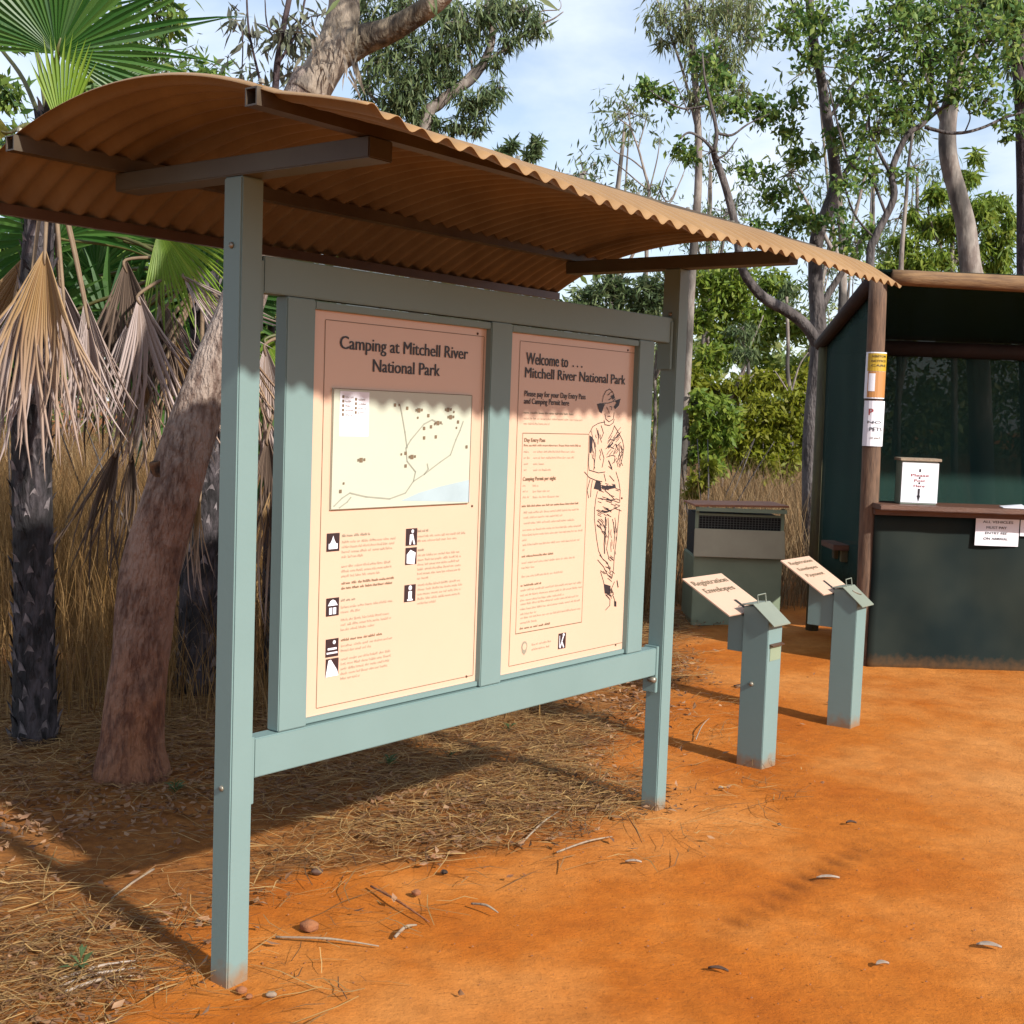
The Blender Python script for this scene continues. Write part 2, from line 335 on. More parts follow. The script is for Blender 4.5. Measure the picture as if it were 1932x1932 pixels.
# ================================================================== THE GROUND
def fbm(x, y, seed, octs=4):
    r = np.random.default_rng(seed); out = 0*x; a = 1
    for o in range(octs):
        for _ in range(3):
            th = r.uniform(0, 6.28); ph = r.uniform(0, 6.28); f = 2**o
            out = out+a*np.sin((x*math.cos(th)+y*math.sin(th))*f*r.uniform(.7, 1.3)+ph+1.3*np.sin((x*math.sin(th)-y*math.cos(th))*f*.8+ph*2))/3
        a *= .5
    return out
EDGE = [(-1.6, -20), (-1.35, 2.0), (-1.15, 3.2), (-.80, 4.2), (.15, 4.60), (.55, 5.2), (.72, 6.5), (1.15, 8.8), (1.25, 9.7), (2.4, 11.2), (40, 13)]
def edge_x(y):
    return np.interp(y, [p[1] for p in EDGE], [p[0] for p in EDGE])
def litter_mask(x, y):
    d = edge_x(y)-x + .18*fbm(x*2.2, y*2.2, 5)+.06*fbm(x*9, y*9, 6)
    return np.clip(d/.35+.5, 0, 1)
def axis(lo, a, b, hi, step, nout):
    g = np.geomspace(1, 200, nout)-1; g = g/g[-1]
    return np.concatenate([(a-(a-lo)*g[::-1])[:-1], np.arange(a, b, step), b+(hi-b)*g])
gx = axis(-900, -3.2, 5.2, 900, .028, 26); gy = axis(-300, 2.6, 11.5, 1500, .028, 26)
X, Y = np.meshgrid(gx, gy); near = np.exp(-np.maximum(0, np.hypot(X, Y-6)-8)/6)
lm = litter_mask(X, Y)
Z = near*(.010*fbm(X*.9, Y*.9, 1)+.004*fbm(X*5, Y*5, 2, 3)*(.5+2*lm)+.0026*fbm(X*17, Y*17, 3, 3)*(1+1.2*lm))
Z -= .006*near
# a shallow wheel track runs diagonally across the bare dirt
ta, tb = gnd(1040, 1945), gnd(1672, 1565)
tdx, tdy = tb.x-ta.x, tb.y-ta.y; tl = math.hypot(tdx, tdy); tdx /= tl; tdy /= tl
al = (X-ta.x)*tdx+(Y-ta.y)*tdy; ac = (X-ta.x)*tdy-(Y-ta.y)*tdx
trk = np.exp(-(ac/.06)**2)*np.clip(np.minimum(al+.6, tl-al)/.5, 0, 1)*(.55+.45*np.sin(al*58+ac*20))*np.clip(fbm(X*4, Y*4, 9)+.7, 0, 1)
Z -= .009*trk
ny_, nx_ = X.shape
V = np.stack([X, Y, Z], -1).reshape(-1, 3); idx = np.arange(ny_*nx_).reshape(ny_, nx_)
Fq = np.stack([idx[:-1,:-1], idx[:-1,1:], idx[1:,1:], idx[1:,:-1]], -1).reshape(-1, 4)
me = nmesh('ground', V, Fq)
at_ = me.attributes.new('litter', 'FLOAT', 'POINT'); at_.data.foreach_set('value', lm.astype(np.float32).ravel())
at_ = me.attributes.new('track', 'FLOAT', 'POINT'); at_.data.foreach_set('value', trk.astype(np.float32).ravel())
m = bpy.data.materials.new('orange_dirt'); m.use_nodes = True; n, l = nodes(m); b = n['Principled BSDF']
b.inputs['Roughness'].default_value = .92; b.inputs['Specular IOR Level'].default_value = .15
geo = n.new('ShaderNodeNewGeometry')
def noise(scale, detail=5, rough=.6):
    z = n.new('ShaderNodeTexNoise'); z.inputs['Scale'].default_value = scale; z.inputs['Detail'].default_value = detail; z.inputs['Roughness'].default_value = rough
    l.new(geo.outputs['Position'], z.inputs['Vector']); return z
def ramp(src, p0, c0, p1, c1):
    r = n.new('ShaderNodeValToRGB'); r.color_ramp.elements[0].position = p0; r.color_ramp.elements[1].position = p1
    r.color_ramp.elements[0].color = (*c0, 1); r.color_ramp.elements[1].color = (*c1, 1); l.new(src, r.inputs[0]); return r
def mix(fac, a, bb, mode='MIX'):
    x = n.new('ShaderNodeMixRGB'); x.blend_type = mode
    if isinstance(fac, float): x.inputs[0].default_value = fac
    else: l.new(fac, x.inputs[0])
    l.new(a, x.inputs[1])
    if isinstance(bb, tuple): x.inputs[2].default_value = (*bb, 1)
    else: l.new(bb, x.inputs[2])
    return x
c1 = ramp(noise(1.1, 6, .65).outputs['Fac'], .33, (.34, .086, .006), .68, (.46, .150, .019))
c2 = ramp(noise(14, 6, .7).outputs['Fac'], .35, (.36, .36, .36), .62, (1, 1, 1))
c3_ = ramp(noise(.55, 5, .6).outputs['Fac'], .46, (0, 0, 0), .66, (.95, .95, .95))
c1b = mix(c3_.outputs[0], c1.outputs[0], (.50, .205, .055))
cm = mix(.32, c1b.outputs[0], c2.outputs[0], 'MULTIPLY')
sp_ = ramp(noise(95, 3, .6).outputs['Fac'], .30, (0, 0, 0), .40, (1, 1, 1))      # dark grit
iv = n.new('ShaderNodeInvert'); l.new(sp_.outputs[0], iv.inputs[1])
fm = n.new('ShaderNodeMath'); fm.operation = 'MULTIPLY'; fm.inputs[1].default_value = .55; l.new(iv.outputs[0], fm.inputs[0])
cm2 = mix(fm.outputs[0], cm.outputs[0], (.10, .032, .008))
ta_ = n.new('ShaderNodeAttribute'); ta_.attribute_name = 'track'
tf = n.new('ShaderNodeMath'); tf.operation = 'MULTIPLY'; tf.inputs[1].default_value = .9; l.new(ta_.outputs['Fac'], tf.inputs[0])
cm3 = mix(tf.outputs[0], cm2.outputs[0], (.13, .036, .004))
la = n.new('ShaderNodeAttribute'); la.attribute_name = 'litter'
lc = ramp(noise(22, 5, .7).outputs['Fac'], .35, (.07, .028, .008), .65, (.22, .09, .022))
lf = n.new('ShaderNodeMath'); lf.operation = 'MULTIPLY'; lf.inputs[1].default_value = .74; l.new(la.outputs['Fac'], lf.inputs[0])
cf = mix(lf.outputs[0], cm3.outputs[0], lc.outputs[0]); l.new(cf.outputs[0], b.inputs['Base Color'])
bp = n.new('ShaderNodeBump'); bp.inputs['Strength'].default_value = .55; bp.inputs['Distance'].default_value = .012
l.new(noise(48, 6, .7).outputs['Fac'], bp.inputs['Height']); l.new(bp.outputs[0], b.inputs['Normal'])
g = link('ground', me, m, smooth=True); tag(g, 'bare orange dirt with straw litter along its left side', 'ground', kind='structure')

# ================================================================== INFORMATION SHELTER (board under a curved roof)
OX, OY, YAW = -.7384, 3.411, math.radians(51.5233)
cy_, sy_ = math.cos(YAW), math.sin(YAW)
def B(s, t, z): return (OX+s*cy_+t*sy_, OY+s*sy_-t*cy_, z)     # s along the board, t towards the reader
def on_board(u, v, t):
    d = ray(u, v); nx, ny = sy_, -cy_
    k = (t-((0-OX)*nx+(0-OY)*ny))/(d.x*nx+d.y*ny); px, py, pz = d.x*k, d.y*k, EYE+d.z*k
    return (px-OX)*cy_+(py-OY)*sy_, pz
shel = thing('information_shelter', B(1.1, 0, 0), 'sage green two-panel information board under a curved tan corrugated roof', 'notice board')
PA = .075; L = 2.205
for s0 in (0, L):
    p = MB().box(s0, s0+PA, -PA, 0, -.05, 2.2, B).build('post', M['paint'], shel, bevel=.004)
    for (tt, zz) in ((-.037, 2.02), (-.037, .55)):
        c0 = B(s0-.001, tt, zz); c1_ = B(s0-.006, tt, zz)
        MB().tube([c0, c1_], [.009, .007], 10, spl=False).build('bolt', M['bolt'], p, True)
T0, T1 = -.074, -.020
for z0, z1 in ((1.905, 2.004), (.562, .674)):
    MB().box(.097, L-.002, T0, T1, z0, z1, B).build('rail', M['paint'], shel, bevel=.003)
for s0, s1 in ((.185, .292), (1.076, 1.187), (1.972, 2.080)):
    MB().box(s0, s1, T0+.002, T1-.003, .676, 1.903, B).build('stile', M['paint'], shel, bevel=.003)
for z0, z1 in ((1.80, 1.99), (.49, .68)):
    for s0 in (.077, L-.001):
        MB().box(s0 if s0 < 1 else L-.022, (s0 if s0 < 1 else L-.022)+.018, T0-.004, T1+.004, z0, z1, B).build('mounting_bracket', M['paint'], shel, bevel=.002)
MB().tube([B(L-.03, -.045, .545), B(L-.03, -.012, .545)], [.011, .011], 10, spl=False).build('bolt', M['bolt'], shel, True)
for s0, s1 in ((.294, 1.074), (1.189, 1.970)):
    MB().box(s0, s1, T0+.004, T1-.006, 1.878, 1.9, B).build('header_strip', M['paint'], shel, bevel=.002)
    MB().box(s0, s1, T0+.004, T1-.014, .678, .694, B).build('sill_strip', M['paint'], shel, bevel=.002)
PT = -.047
pan1 = MB().box(.292, 1.076, PT-.006, PT, .694, 1.878, B).build('sign_panel', M['panel'], shel)
pan1['label'] = 'cream panel headed Camping at Mitchell River National Park'
pan2 = MB().box(1.187, 1.972, PT-.006, PT, .694, 1.878, B).build('sign_panel', M['panel'], shel)
pan2['label'] = 'cream panel headed Welcome to Mitchell River National Park with a drawn figure'

# --- flat artwork on the panels: lists of strokes, rectangles and letters in board space
def flat(name, polys, tt, material, parent):
    V = []; Fc = []
    for p in polys:
        k = len(V); V += [B(s, tt, z) for s, z in p]; Fc.append(tuple(range(k, k+len(p))))
    me = bpy.data.meshes.new(name); me.from_pydata(V, [], Fc); me.update()
    bm = bmesh.new(); bm.from_mesh(me); bmesh.ops.triangulate(bm, faces=[f for f in bm.faces if len(f.verts) > 4]); bm.to_mesh(me); bm.free()
    return link(name, me, material, parent)
def rect(s0, s1, z0, z1): return [(s0, z0), (s1, z0), (s1, z1), (s0, z1)]
def stroke(pts, wd):
    out = []
    for (a, b2), (c, d) in zip(pts[:-1], pts[1:]):
        ln = math.hypot(c-a, d-b2) or 1e-6; nx, nz = -(d-b2)/ln*wd/2, (c-a)/ln*wd/2; ex, ez = (c-a)/ln*wd*.3, (d-b2)/ln*wd*.3
        out.append([(a-ex+nx, b2-ez+nz), (a-ex-nx, b2-ez-nz), (c+ex-nx, d+ez-nz), (c+ex+nx, d+ez+nz)])
    return out
def px(pts, t=PT): return [on_board(u, v, t) for u, v in pts]
def quad_fit(tl, tr_, br, bl, t=PT):
    a, b2, c, d = px([tl, tr_, br, bl], t); return (a[0]+d[0])/2, (b2[0]+c[0])/2, (c[1]+d[1])/2, (a[1]+b2[1])/2
def text_mesh(body, bold=0.0):
    bold = 0
    cu = bpy.data.curves.new('t', 'FONT'); cu.body = body; cu.size = 1; cu.offset = bold; cu.resolution_u = 3
    ob = bpy.data.objects.new('t', cu); COL.objects.link(ob); bpy.context.view_layer.update()
    me = bpy.data.meshes.new_from_object(ob.evaluated_get(bpy.context.evaluated_depsgraph_get()))
    bpy.data.objects.remove(ob); bpy.data.curves.remove(cu); me.materials.clear()
    return me
def lettering(body, frame, x0, x1, zb, capz, material, parent, name='lettering', bold=.012, heavy=1):
    """fit the words between x0 and x1 on baseline zb, capital height capz; frame maps (x, z) to the world"""
    me = text_mesh(body, bold); co = np.zeros(len(me.vertices)*3, np.float32); me.vertices.foreach_get('co', co); co = co.reshape(-1, 3)
    xa, xb = co[:,0].min(), co[:,0].max()
    X_ = x0+(co[:,0]-xa)/(xb-xa)*(x1-x0); Z_ = zb+co[:,1]/.73*capz
    me.vertices.foreach_set('co', np.array([frame(a, c) for a, c in zip(X_, Z_)], np.float32).ravel()); me.update()
    if capz > .012 and heavy:
        f0, f1, f2 = (Vector(frame(*q)) for q in ((0, 0), (.01, 0), (0, .01))); nn = (f1-f0).cross(f2-f0).normalized(); ax = (f1-f0).normalized()
        bm = bmesh.new(); bm.from_mesh(me)
        for j, dx_ in enumerate((-.028*capz*heavy, .028*capz*heavy)):
            cp = me.copy(); cp.transform(Matrix.Translation(nn*.00025*(j+1)+ax*dx_)); bm.from_mesh(cp); bpy.data.meshes.remove(cp)
        bm.to_mesh(me); bm.free()
    return link(name, me, material, parent)
bf = lambda tt: (lambda s, z: B(s, tt, z))
def board_text(body, u0, v0, u1, v1, cap, material, parent, bold=.012):
    a = on_board(u0, v0, PT); c = on_board(u1, v1, PT)
    return lettering(body, bf(PT+.0015), a[0], c[0], (a[1]+c[1])/2, cap, material, parent, bold=bold)
board_text('Camping at Mitchell River', 641, 660, 882, 676, .040, M['ink'], pan1)
board_text('National Park', 703, 702, 829, 709, .040, M['ink'], pan1)
board_text('Welcome to', 992, 688, 1071, 692, .043, M['ink'], pan2)
board_text('. . .', 1080, 693, 1098, 693, .040, M['ink'], pan2)
board_text('Mitchell River National Park', 990, 713, 1179, 725, .038, M['ink'], pan2)
board_text('Please pay for your Day Entry Pass', 989, 748, 1104, 753, .021, M['ink'], pan2, .008)
board_text('and Camping Permit here', 988, 762, 1073, 765, .021, M['ink'], pan2, .008)
def frame_line(s0, s1, z0, z1, wd=.0022): return [rect(s0, s1, z0-wd, z0), rect(s0, s1, z1, z1+wd), rect(s0-wd, s0, z0, z1), rect(s1, s1+wd, z0, z1)]
flat('border_line', frame_line(*quad_fit((612,603), (911.6,636), (893,1274), (599,1334))), PT+.0012, M['midink'], pan1)
flat('border_line', frame_line(*quad_fit((976,643), (1198,667), (1178,1212), (965.5,1254))), PT+.0012, M['midink'], pan2)
def words(s0, s1, z, h, heavy=.0011):
    """small print too small to read: runs of tiny upright strokes with word gaps"""
    out = []; s = s0
    while s < s1-.004:
        wl = random.uniform(.012, .034); e = min(s+wl, s1); q = s
        while q < e:
            hh = h*random.choice((.6, .6, .62, .95)); out.append(rect(q, q+heavy, z, z+hh))
            if random.random() < .6: zz = z+random.choice((0, .5))*h; out.append(rect(q, q+.0035, zz, zz+heavy*.8))
            q += .0042
        s = e+.006
    return out
def para(parent, pts, n, tail, dz=None, h=.0085, heavy=.0011, ink='softink'):
    dz = dz or (.0148 if parent is pan1 else .0178)
    (u0, v0), (u1, v1) = pts; a = on_board(u0, v0, PT); c = on_board(u1, v1, PT); out = []
    for i in range(n):
        e = c[0] if i < n-1 else a[0]+(c[0]-a[0])*tail
        out += words(a[0], e-random.uniform(0, .02), a[1]-i*dz, h, heavy)
    flat('small_print', out, PT+.0012, M[ink], parent)
para(pan1, ((645,1013),(703,1013)), 1, .95, heavy=.0022, ink='softink')
para(pan1, ((645,1025),(748,1020)), 4, .4)
para(pan1, ((644,1071),(745,1064)), 3, .75)
para(pan1, ((644,1103),(745,1098)), 2, 1, heavy=.0022, ink='midink')
para(pan1, ((643,1135),(680,1135)), 1, 1, heavy=.0022)
para(pan1, ((643,1148),(745,1142)), 2, .4)
para(pan1, ((643,1172),(738,1166)), 3, .7)
para(pan1, ((643,1210),(720,1206)), 1, 1, heavy=.0022, ink='midink')
para(pan1, ((643,1221),(745,1213)), 2, .6)
para(pan1, ((643,1246),(742,1238)), 5, .35)
para(pan1, ((788,1004),(808,1004)), 1, 1, heavy=.0022)
para(pan1, ((788,1014),(882,1009)), 2, .8)
para(pan1, ((788,1040),(806,1040)), 1, 1, heavy=.0022)
para(pan1, ((788,1050),(875,1044)), 6, .3)
para(pan1, ((788,1106),(875,1100)), 5, .45)
para(pan2, ((988,780),(1084,787)), 1, 1, heavy=.002)
para(pan2, ((988,791),(1104,795)), 2, .45)
board_text('Day Entry Pass', 989, 833, 1028, 834, .014, M['midink'], pan2, .008)
para(pan2, ((988,842),(1100,845)), 1, 1, heavy=.0016, ink='midink')
for k, e in enumerate((.98, .97, .3, .45)):
    v = 854+k*11.5; para(pan2, ((988,v),(1000,v)), 1, 1); para(pan2, ((1006,v),(1006+e*85,v)), 1, 1)
board_text('Camping Permit per night', 986, 906, 1048, 906, .014, M['midink'], pan2, .008)
for k, e in enumerate((.15, .38, .62)):
    v = 918+k*11; para(pan2, ((986,v),(998,v)), 1, 1); para(pan2, ((1005,v),(1005+e*85,v)), 1, 1)
para(pan2, ((984,957),(1094,951)), 1, 1, heavy=.002, ink='midink')
para(pan2, ((988,969),(1094,964)), 2, .7); para(pan2, ((988,989),(1086,984)), 1, 1)
para(pan2, ((986,1002),(1100,996)), 3, .1); para(pan2, ((986,1030),(1098,1022)), 2, .08)
para(pan2, ((984,1052),(1048,1048)), 1, 1, heavy=.002, ink='midink')
para(pan2, ((984,1064),(1086,1059)), 2, .3); para(pan2, ((984,1090),(1066,1084)), 1, 1)
para(pan2, ((982,1107),(1021,1105)), 1, 1, heavy=.002, ink='midink')
para(pan2, ((982,1116),(1098,1104)), 3, .7); para(pan2, ((982,1142),(1096,1130)), 3, .3)
para(pan2, ((982,1168),(1096,1158)), 2, .25); para(pan2, ((980,1188),(1042,1182)), 1, 1, heavy=.002, ink='midink')
# boxed area of the second panel
q = px([(986,817),(1111,822),(1102,1178),(978,1195)])
flat('border_line', stroke([q[0], (q[1][0], q[0][1])], .0025)+stroke([(q[1][0], q[0][1]), (q[1][0], q[3][1])], .0016)
     + stroke([(q[1][0], q[3][1]), (q[0][0], q[3][1])], .003)+stroke([(q[0][0], q[3][1]), q[0]], .0016), PT+.0012, M['midink'], pan2)
para(pan2, ((1003,1218),(1042,1213)), 2, 1)
# state emblem and walking pictogram at the foot of the second panel
e0 = on_board(989, 1220, PT)
flat('crest', [[(e0[0]+.017*math.cos(a), e0[1]+.020*math.sin(a)) for a in np.linspace(math.pi, 0, 9)]+[(e0[0]+.012, e0[1]-.02), (e0[0], e0[1]-.03), (e0[0]-.012, e0[1]-.02)]], PT+.0010, M['softink'], pan2)
flat('crest', [[(e0[0]+.011*math.cos(a), e0[1]+.012*math.sin(a)) for a in np.linspace(0, 6.28, 12)[:-1]]], PT+.0014, M['panel'], pan2)
e1_ = on_board(1060, 1209, PT)
flat('pictogram', [rect(e1_[0]-.023, e1_[0]+.023, e1_[1]-.029, e1_[1]+.029)], PT+.0012, M['picto'], pan2)
flat('pictogram', stroke([(e1_[0]+.006, e1_[1]+.016), (e1_[0]-.002, e1_[1]-.002), (e1_[0]+.010, e1_[1]-.024)], .006)
     + stroke([(e1_[0]-.002, e1_[1]-.002), (e1_[0]-.012, e1_[1]-.024)], .006)+stroke([(e1_[0]-.016, e1_[1]+.02), (e1_[0]-.016, e1_[1]-.02)], .003)
     + [[(e1_[0]+.008+.006*math.cos(a), e1_[1]+.022+.006*math.sin(a)) for a in np.linspace(0, 6.28, 8)[:-1]]], PT+.0018, M['white'], pan2)
# pictograms beside the camping notes
def picto(u, v, kind):
    s, z = on_board(u, v, PT); h = .027; w2 = .026
    flat('pictogram', [rect(s-w2, s+w2, z-h, z+h)], PT+.0012, M['picto'], pan1)
    c = lambda r, a, bb, k=10: [(s+a+r*math.cos(t), z+bb+r*math.sin(t)) for t in np.linspace(0, 2*math.pi, k+1)[:-1]]
    P = {'fire': [[(s-.018, z-.020), (s+.018, z-.020), (s+.018, z-.004), (s-.018, z-.004)], [(s-.012, z-.004), (s+.012, z-.004), (s+.004, z+.008), (s, z+.020), (s-.006, z+.006)]],
         'shelter': [[(s-.020, z+.004), (s+.020, z+.004), (s+.010, z+.018), (s, z+.022), (s-.010, z+.018)], rect(s-.014, s-.002, z-.022, z-.002), rect(s+.002, s+.014, z-.022, z-.002)],
         'walk': [c(.006, .004, .018), [(s-.010, z-.024), (s-.003, z-.024), (s+.002, z-.004), (s+.010, z-.024), (s+.017, z-.024), (s+.006, z+.010), (s-.008, z+.008)]],
         'slope': [[(s-.026, z-.027), (s+.026, z-.027), (s+.020, z-.010), (s-.006, z+.024), (s-.016, z+.022)]],
         'table': [c(.006, .008, .016), rect(s-.018, s+.018, z-.006, z), rect(s-.022, s+.022, z-.018, z-.013)],
         'bin': [[(s-.020, z-.022), (s+.016, z-.027), (s+.020, z+.010), (s-.004, z+.020), (s-.020, z+.006)]],
         'info': [c(.008, 0, .017), rect(s-.008, s+.008, z-.020, z+.006), rect(s-.013, s+.013, z-.024, z-.019)]}[kind]
    flat('pictogram', P, PT+.0018, M['white'], pan1)
for u, v, k in ((628,1023,'fire'), (627,1145,'shelter'), (626,1222,'table'), (626,1259,'slope'), (776,1013,'walk'), (775,1049,'bin'), (773,1119,'info')): picto(u, v, k)
# the map
ms0, ms1, mz0, mz1 = quad_fit((628,731), (889,746), (886,949), (624,963), PT+.006)
mp_o = MB().box(ms0, ms1, PT+.0005, PT+.006, mz0, mz1, B).build('map_sheet', M['map'], pan1)
MTX = PT+.0065
flat('map_border', frame_line(ms0+.002, ms1-.002, mz0+.002, mz1-.002, .0018), MTX+.001, M['midink'], pan1)
flat('map_legend', [rect(ms0+.028, ms0+.148, mz1-.140, mz1-.008)], MTX, M['white'], pan1)
W_ = [px(p, MTX) for p in ([(756,945),(790,930),(830,918),(886,905),(886,947)], )]
flat('map_water', [W_[0]], MTX, M['mapwater'], pan1)
rd = []
for p in ([(630,955),(645,940),(660,930),(690,937),(735,941),(765,930),(780,908),(800,895),(830,872),(850,858),(860,830),(868,812),(874,795)],
          [(780,908),(784,890),(768,870),(766,845),(775,830),(800,800),(815,792),(835,800)], [(768,845),(764,815),(758,780),(755,765)],
          [(640,958),(655,947),(662,938)], [(800,895),(808,885),(806,875)]):
    rd += stroke(px(p, MTX), .0042)
flat('map_roads', rd, MTX+.0008, M['maproad'], pan1)
dots = [(745,764,3),(753,764,2),(768,770,3),(790,774,4),(788,788,2),(808,784,3),(845,773,4),(856,777,2),(850,787,4),(864,796,3),(861,807,2),(800,808,3),(813,805,3),(826,798,4),(800,826,3),(822,824,3),(880,843,3),(757,857,2),(765,855,3),(777,862,4),(765,879,3),(681,868,4),(642,927,3),(820,800,2),(648,912,2)]
dd = []
for u, v, r in dots:
    s, z = on_board(u, v, MTX); q = r*.0017; dd.append(rect(s-q, s+q, z-q, z+q))
    if r > 3: dd += [rect(s-q*2.2, s-q*1.3, z-q*.6, z+q*.6), rect(s+q*1.4, s+q*2.6, z-q*.4, z+q*.8)]
for k in range(5): dd += [rect(ms0+.036, ms0+.044, mz1-.028-k*.013, mz1-.020-k*.013)]+words(ms0+.049, ms0+.080, mz1-.027-k*.013, .006)
for k in range(4): dd += [rect(ms0+.088, ms0+.096, mz1-.034-k*.013, mz1-.026-k*.013)]+words(ms0+.102, ms0+.138, mz1-.033-k*.013, .006)
flat('map_symbols', dd, MTX+.0012, M['midink'], pan1)
# the ink drawing of a standing bushwalker
A_ = lambda L_: [(966+x*.17495, 627.9+y*.17495) for x, y in L_]
B_ = lambda L_: [(966+x*.18744, 941.8+y*.18744) for x, y in L_]
ST = [([A_([(970,750),(985,680),(1010,630),(1050,605),(1085,640),(1105,700)]), A_([(940,765),(1040,757),(1120,732),(1168,715)]), A_([(1000,870),(1010,930),(1045,960),(1090,930),(1100,860)]),
       A_([(1018,800),(1035,830)]), A_([(1055,795),(1075,800),(1072,830)]), A_([(1040,840),(1048,870)]), A_([(1030,900),(1060,900)]),
       A_([(990,940),(1000,990),(1050,1000),(1090,970),(1100,935)]), A_([(1000,960),(930,975),(870,1010),(835,1080)]), A_([(830,1300),(822,1400),(830,1480)]), A_([(880,1150),(900,1280),(880,1480)]),
       A_([(1100,1000),(1150,1080),(1190,1160),(1205,1240),(1190,1340),(1160,1450)]), A_([(1030,1190),(1060,1150),(1105,1160)]), A_([(1010,1250),(1070,1200)]), A_([(1095,1300),(1130,1220),(1170,1180)]),
       A_([(1020,1340),(1080,1320),(1110,1330),(1100,1400)]), A_([(1040,1440),(1080,1475)]), A_([(960,1000),(985,1080),(960,1140)]), A_([(1040,1140),(1080,1070),(1100,1010)]), A_([(780,1500),(830,1560),(900,1590),(970,1605)]),
       A_([(830,1480),(930,1510),(1000,1500)]), A_([(840,1580),(808,1700),(825,1780)]), A_([(865,1590),(850,1680),(845,1770)]), A_([(1120,1500),(1150,1600),(1165,1700),(1160,1830)]), A_([(920,1710),(900,1800),(890,1900)]),
       A_([(1000,1700),(1060,1750),(1105,1800)]), A_([(950,1785),(1040,1805),(1130,1790)]), A_([(960,1250),(990,1350),(970,1450)]), A_([(1150,1200),(1160,1300),(1130,1400)]), A_([(1190,1250),(1175,1330),(1150,1400)]),
       A_([(910,1030),(930,1120),(925,1200)]), A_([(1060,1230),(1100,1250)]), A_([(1050,1540),(1100,1600)]), A_([(990,1520),(1010,1600)]),
       B_([(830,80),(828,200),(850,400),(870,520)]), B_([(1080,100),(1065,250),(1050,400),(1030,550),(1020,700),(1005,790)]), B_([(965,190),(975,350),(950,500),(975,600)]), B_([(1010,200),(1035,330),(1020,500)]),
       B_([(870,520),(910,600),(960,640),(990,740)]), B_([(860,610),(920,680),(960,760),(1000,800)]), B_([(890,730),(920,830),(925,860)]), B_([(850,110),(900,140),(960,130)]), B_([(980,120),(1040,90),(1080,70)]),
       B_([(870,200),(905,230),(930,290)]), B_([(880,260),(910,330)]), B_([(940,960),(985,1010),(982,1070),(940,1115)]), B_([(1010,960),(1030,1010),(1045,1080)]), B_([(1030,830),(1000,900),(1020,960)]), B_([(880,560),(905,590)]), B_([(940,680),(990,700)])], .0028),
      ([B_([(940,180),(936,300),(926,450),(930,545)]), B_([(900,120),(960,125),(1000,110)]), A_([(1020,1785),(1075,1815)]), A_([(1040,1380),(1075,1460)]), B_([(1055,820),(1066,885)]), A_([(1085,1190),(1040,1240)])], .0055)]
ST.append(([], .0022))
def hatch(T_, x0, x1, y0, y1, n_, dx_, dy_):
    for _ in range(n_):
        x, y = random.uniform(x0, x1), random.uniform(y0, y1); l_ = random.uniform(.5, 1.2); ST[-1][0].append(T_([(x, y), (x+dx_*l_*.5+random.uniform(-8, 8), y+dy_*l_*.5), (x+dx_*l_, y+dy_*l_)]))
hatch(A_, 850, 960, 1040, 1420, 16, 12, 70); hatch(A_, 1020, 1150, 1080, 1420, 22, 45, -60); hatch(A_, 1110, 1180, 1180, 1420, 9, 18, 60)
hatch(A_, 900, 1120, 1600, 1700, 14, 50, 18); hatch(A_, 900, 1130, 1700, 1900, 16, 55, 20); hatch(B_, 850, 960, 90, 160, 12, 40, 20); hatch(B_, 850, 925, 180, 330, 10, 40, 50)
hatch(B_, 930, 1050, 180, 540, 14, 3, 90); hatch(B_, 880, 1000, 560, 800, 16, 35, 30); hatch(B_, 925, 1000, 860, 960, 10, 30, 40); hatch(A_, 985, 1090, 640, 740, 8, 30, -20)
sk = []
for group, wd in ST:
    for p in group: sk += stroke(px(p), wd)
FI = [A_([(915,768),(940,850),(965,868),(985,805),(1000,770),(950,762)]), A_([(1108,738),(1165,720),(1150,785),(1112,822),(1095,800),(1125,755)]), A_([(1060,682),(1092,668),(1106,703),(1080,716)]),
      A_([(835,1105),(870,1130),(862,1230),(850,1300),(832,1290)]), A_([(905,1590),(950,1608),(965,1702),(880,1680)]), A_([(965,1640),(1050,1662),(1110,1630),(1118,1672),(1040,1688),(970,1676)]),
      B_([(922,852),(990,872),(985,955),(932,948)]), B_([(1027,1020),(1048,1030),(1048,1080),(1027,1078)])]
flat('figure_drawing', sk+[px(p) for p in FI], PT+.0014, M['ink'], pan2)
for pn, ss in ((pan1, (.304, 1.030)), (pan2, (1.200, 1.925))):
    for s_ in ss:
        for z_ in (.715, 1.29, 1.86):
            MB().tube([B(s_, PT, z_), B(s_, PT+.003, z_)], [.0045, .0035], 8, spl=False).build('screw', M['tube'], pn)

# --- roof framing and curved corrugated roof
ZR = 2.2; ROOFOFF = 1
for s0 in (-.004, L-.004):
    MB().box(s0, s0+.083, -.563, .470, ZR+.001, ZR+.052, B).build('crossarm', M['crossarm'], shel, bevel=.003)
def purlin(tc_, zc_, w2, h2, s0=-.345, s1=2.44, name='purlin', material='tube'):
    mb = MB(); th = .004
    mb.box(s0, s1, tc_-w2, tc_-w2+th, zc_-h2, zc_+h2, B); mb.box(s0, s1, tc_+w2-th, tc_+w2, zc_-h2, zc_+h2, B)
    mb.box(s0, s1, tc_-w2+th, tc_+w2-th, zc_-h2, zc_-h2+th, B); mb.box(s0, s1, tc_-w2+th, tc_+w2-th, zc_+h2-th, zc_+h2, B)
    mb.box(s0+.05, s0+.055, tc_-w2+th, tc_+w2-th, zc_-h2+th, zc_+h2-th, B)
    return mb.build(name, M[material], shel)
purlin(.445, 2.2745, .020, .0205, material='tubeend'); purlin(-.540, 2.2745, .020, .0205, material='tubeend')
purlin(-.800, 2.137, .012, .0155, -.33, 2.47, 'eave_batten')
